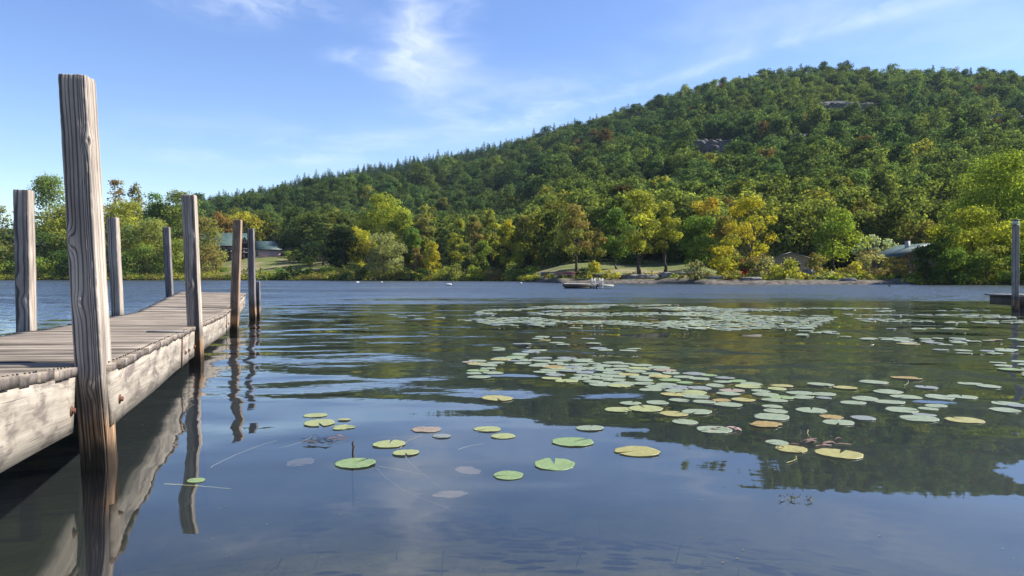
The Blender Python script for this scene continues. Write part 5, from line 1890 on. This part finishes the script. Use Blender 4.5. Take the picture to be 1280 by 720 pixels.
# ------------------------------------------------------------------ stalks, twigs and withered leaves in the water
def build_water_details():
    M['stalk'] = simple('pale_stalk', (.10, .09, .06), (.14, .125, .085), 20.0, .6, .3)
    M['stalk_green'] = simple('green_stalk', (.16, .17, .05), (.26, .24, .08), 20.0, .6, .3)
    M['weed'] = simple('water_weed', (.045, .046, .022), (.09, .085, .042), 6.0, .8, .2)
    M['sunk'] = simple('sunken_leaf', (.085, .066, .05), (.12, .098, .075), 12.0, .8, .2)
    M['twig'] = simple('wet_twig', (.03, .022, .015), (.07, .05, .035), 30.0, .6, .4)
    rng = np.random.default_rng(5)
    stalks = [((500, 560), (527, 544), .0, 'stalk', 'pale stalk joining the speckled pad to the faded brown pad'), ((470, 584), (560, 608), -.10, 'stalk', 'long pale stalk trailing from the large notched pad'),
              ((470, 582), (525, 580), -.05, 'stalk', 'straight pale stalk right of the large notched pad'), ((505, 570), (548, 592), -.06, 'stalk', 'curved pale stalk below the dull speckled pad'),
              ((572, 562), (608, 546), -.04, 'stalk', 'short faint stalk left of the small speckled pad'), ((262, 584), (345, 546), -.02, 'stalk', 'long faint stem lying in the water right of the second post reflection'),
              ((205, 604), (290, 582), -.12, 'stalk_green', 'greenish stem across the post reflections'), ((982, 580), (995, 571), .006, 'stalk_green', 'yellow curved stem below the yellow pad'),
              ((1130, 483), (1134, 475), .008, 'stalk_green', 'short stem under the bright orange pad'), ((610, 492), (628, 489), .02, 'stalk_green', 'short stem sticking up at the tilted yellow pad'),
              ((390, 545), (346, 556), -.02, 'stalk', 'faint pale stem left of the cluster of four pads'), ((1010, 541), (1014, 552), .02, 'stalk_green', 'thin upright stem among the brown withered leaves')]
    for (a, b, z, mt, lab) in stalks:
        pa, pb = on_water(*a), on_water(*b)
        t = np.linspace(0, 1, 14)
        L = np.linalg.norm(pb - pa)
        nrm = np.array((-(pb - pa)[1], (pb - pa)[0])) / L
        xy = pa[None] * (1 - t[:, None]) + pb[None] * t[:, None] + nrm[None] * (np.sin(t * math.pi) * L * rng.uniform(-.10, .10))[:, None] + rng.normal(size=(14, 2)) * .002
        zz = np.full(14, z) if z >= 0 else z * t - .003
        g = Geo()
        g.tube(np.column_stack((xy, zz)), np.linspace(.0026, .0013, 14), 6)
        tag(g.make('stalk', M[mt], None, True), lab, 'stalk', 'lily stalks in the water')
    # upright twig
    x, y = on_water(441, 567)
    g = Geo()
    g.tube([(0, 0, -.3), (.0, 0, 0), (.004, 0, .035), (-.002, 0, .06), (.008, .0, .075)], [.006, .006, .0065, .005, .003], 7)
    g.tube([(.002, 0, .03), (.014, 0, .045)], [.003, .002], 6)
    tag(g.make('twig', M['twig'], None, True, (x, y, 0)), 'short dark twig standing out of the water above the notched pad', 'twig')

    def scrap(px, py, n, spread, lab, mat='twig', nm='withered_leaves', cat='dead leaves'):
        x0, y0 = on_water(px, py)
        g = Geo()
        for k in range(n):
            ox, oy = rng.normal(size=2) * spread * np.array((1, .7))
            a = rng.uniform(-.5, .5) + (math.pi if rng.uniform() < .5 else 0)
            L = rng.uniform(.05, .15) * spread / .12
            w = L * rng.uniform(.05, .22)
            m = 6
            t = np.linspace(0, 1, m)
            cx = ox + math.cos(a) * L * t
            cyy = oy + math.sin(a) * L * t
            zz = .006 + .012 * np.sin(t * math.pi) * rng.uniform(0, 1.2) + .002 * (k % 4)
            ww = w * np.sin(np.clip(t, .05, .95) * math.pi)
            nx, ny = -math.sin(a), math.cos(a)
            v = np.concatenate((np.stack((cx + nx * ww, cyy + ny * ww, zz), 1), np.stack((cx - nx * ww, cyy - ny * ww, zz - .003), 1)))
            g.add(v, [(q, q + 1, m + q + 1, m + q) for q in range(m - 1)])
        tag(g.make(nm, M[mat], None, True, (x0, y0, 0)), lab, cat)

    M['withered'] = simple('withered_leaf', (.06, .035, .025), (.17, .10, .075), 25.0, .6, .4)
    M['pinkish'] = simple('pinkish_dead_leaf', (.26, .16, .14), (.38, .25, .22), 25.0, .6, .4)
    scrap(1012, 554, 24, .085, 'heap of brown withered leaves floating between small pads', 'withered')
    scrap(901, 537, 16, .05, 'curled pinkish brown dead leaf lying on a pale pad', 'pinkish')
    scrap(398, 554, 12, .07, 'dark scraps of dead leaf floating left of the upright twig')
    scrap(412, 550, 10, .05, 'few brown scraps floating above the notched pad', 'withered')
    scrap(990, 625, 14, .024, 'small dark floating weed sprig alone in the foreground water', 'weed', 'weed_sprig', 'weed')
    scrap(1016, 627, 6, .022, 'thin broken weed sprig right of the darker sprig', 'weed', 'weed_sprig', 'weed')
    # sunken pads under the surface
    for px, py, w, z, lab in ((562, 618, 44, -.10, 'pale sunken pad under the surface in the foreground'), (375, 578, 40, -.16, 'faint sunken pad left of the notched pad'), (585, 588, 34, -.12, 'faint sunken pad above the pale one')):
        x, y = on_water(px, py)
        x, y = x * (1 - z), y * (1 - z)
        v, f = pad_shape(90 + int(px), .3)
        o = link('sunken_pad', mesh_data('sunken_pad', v, f, M['sunk'], None, True), None, (x, y, z))
        dia = w / F * y
        o.scale = (dia, dia, dia)
        o.rotation_euler = (.06, .04, px)
        tag(o, lab, 'lily pad', 'sunken lily pads')
    # specks of pollen and leaf crumbs on the still water near the bank
    n = 900
    xs, ys = rng.uniform(-3.2, 4.5, n), rng.uniform(2.0, 8.0, n)
    k = (fbm(xs * 1.1, ys * 1.1, 0, 83, 3) > .12) | (rng.uniform(size=n) < .12)
    xs, ys = xs[k], ys[k]
    sz = rng.uniform(.0015, .006, len(xs))
    an = rng.uniform(0, 6.28, len(xs))
    q = np.stack([np.stack((xs + np.cos(an + o) * sz * r_, ys + np.sin(an + o) * sz * r_, np.full(len(xs), .0025)), 1) for o, r_ in ((0, 1.4), (1.57, .6), (3.14, 1.4), (4.71, .6))], 1).reshape(-1, 3)
    o = link('floating_specks', mesh_data('floating_specks', q, np.arange(len(q)).reshape(-1, 4), M['stalk']))
    tag(o, 'pale specks and crumbs drifting on the still water', None, None, 'stuff')
    # weeds on the lake bed: ground cover, one object
    v, f, off = [], [], 0
    n = 380
    xs = rng.uniform(-4.5, 5.5, n)
    ys = rng.uniform(1.2, 9.0, n)
    keep = fbm(xs * .9, ys * .9, 0, 71, 3) > -.05
    xs, ys = xs[keep], ys[keep]
    zs = ground_z(xs, ys)
    for x, y, z in zip(xs, ys, zs):
        a = rng.uniform(0, 6.28)
        L = rng.uniform(.10, .40)
        h = min(rng.uniform(.05, .28), -z * .75)
        w = rng.uniform(.0015, .005)
        t = np.linspace(0, 1, 6)
        curl = rng.normal() * .6
        cx = x + np.cos(a + curl * t) * L * t
        cyy = y + np.sin(a + curl * t) * L * t
        zz = z + h * np.sin(t * 1.9)
        nx, ny = -math.sin(a), math.cos(a)
        ww = w * (1 - .8 * t)
        v.append(np.concatenate((np.stack((cx + nx * ww, cyy + ny * ww, zz), 1), np.stack((cx - nx * ww, cyy - ny * ww, zz), 1))))
        f.append(np.array([(q, q + 1, 6 + q + 1, 6 + q) for q in range(5)]) + off)
        off += 12
    o = link('water_weeds', mesh_data('water_weeds', np.concatenate(v), np.concatenate(f), M['weed'], None, True))
    tag(o, 'thin weeds growing on the shallow lake bed', None, None, 'stuff')


build_water_details()
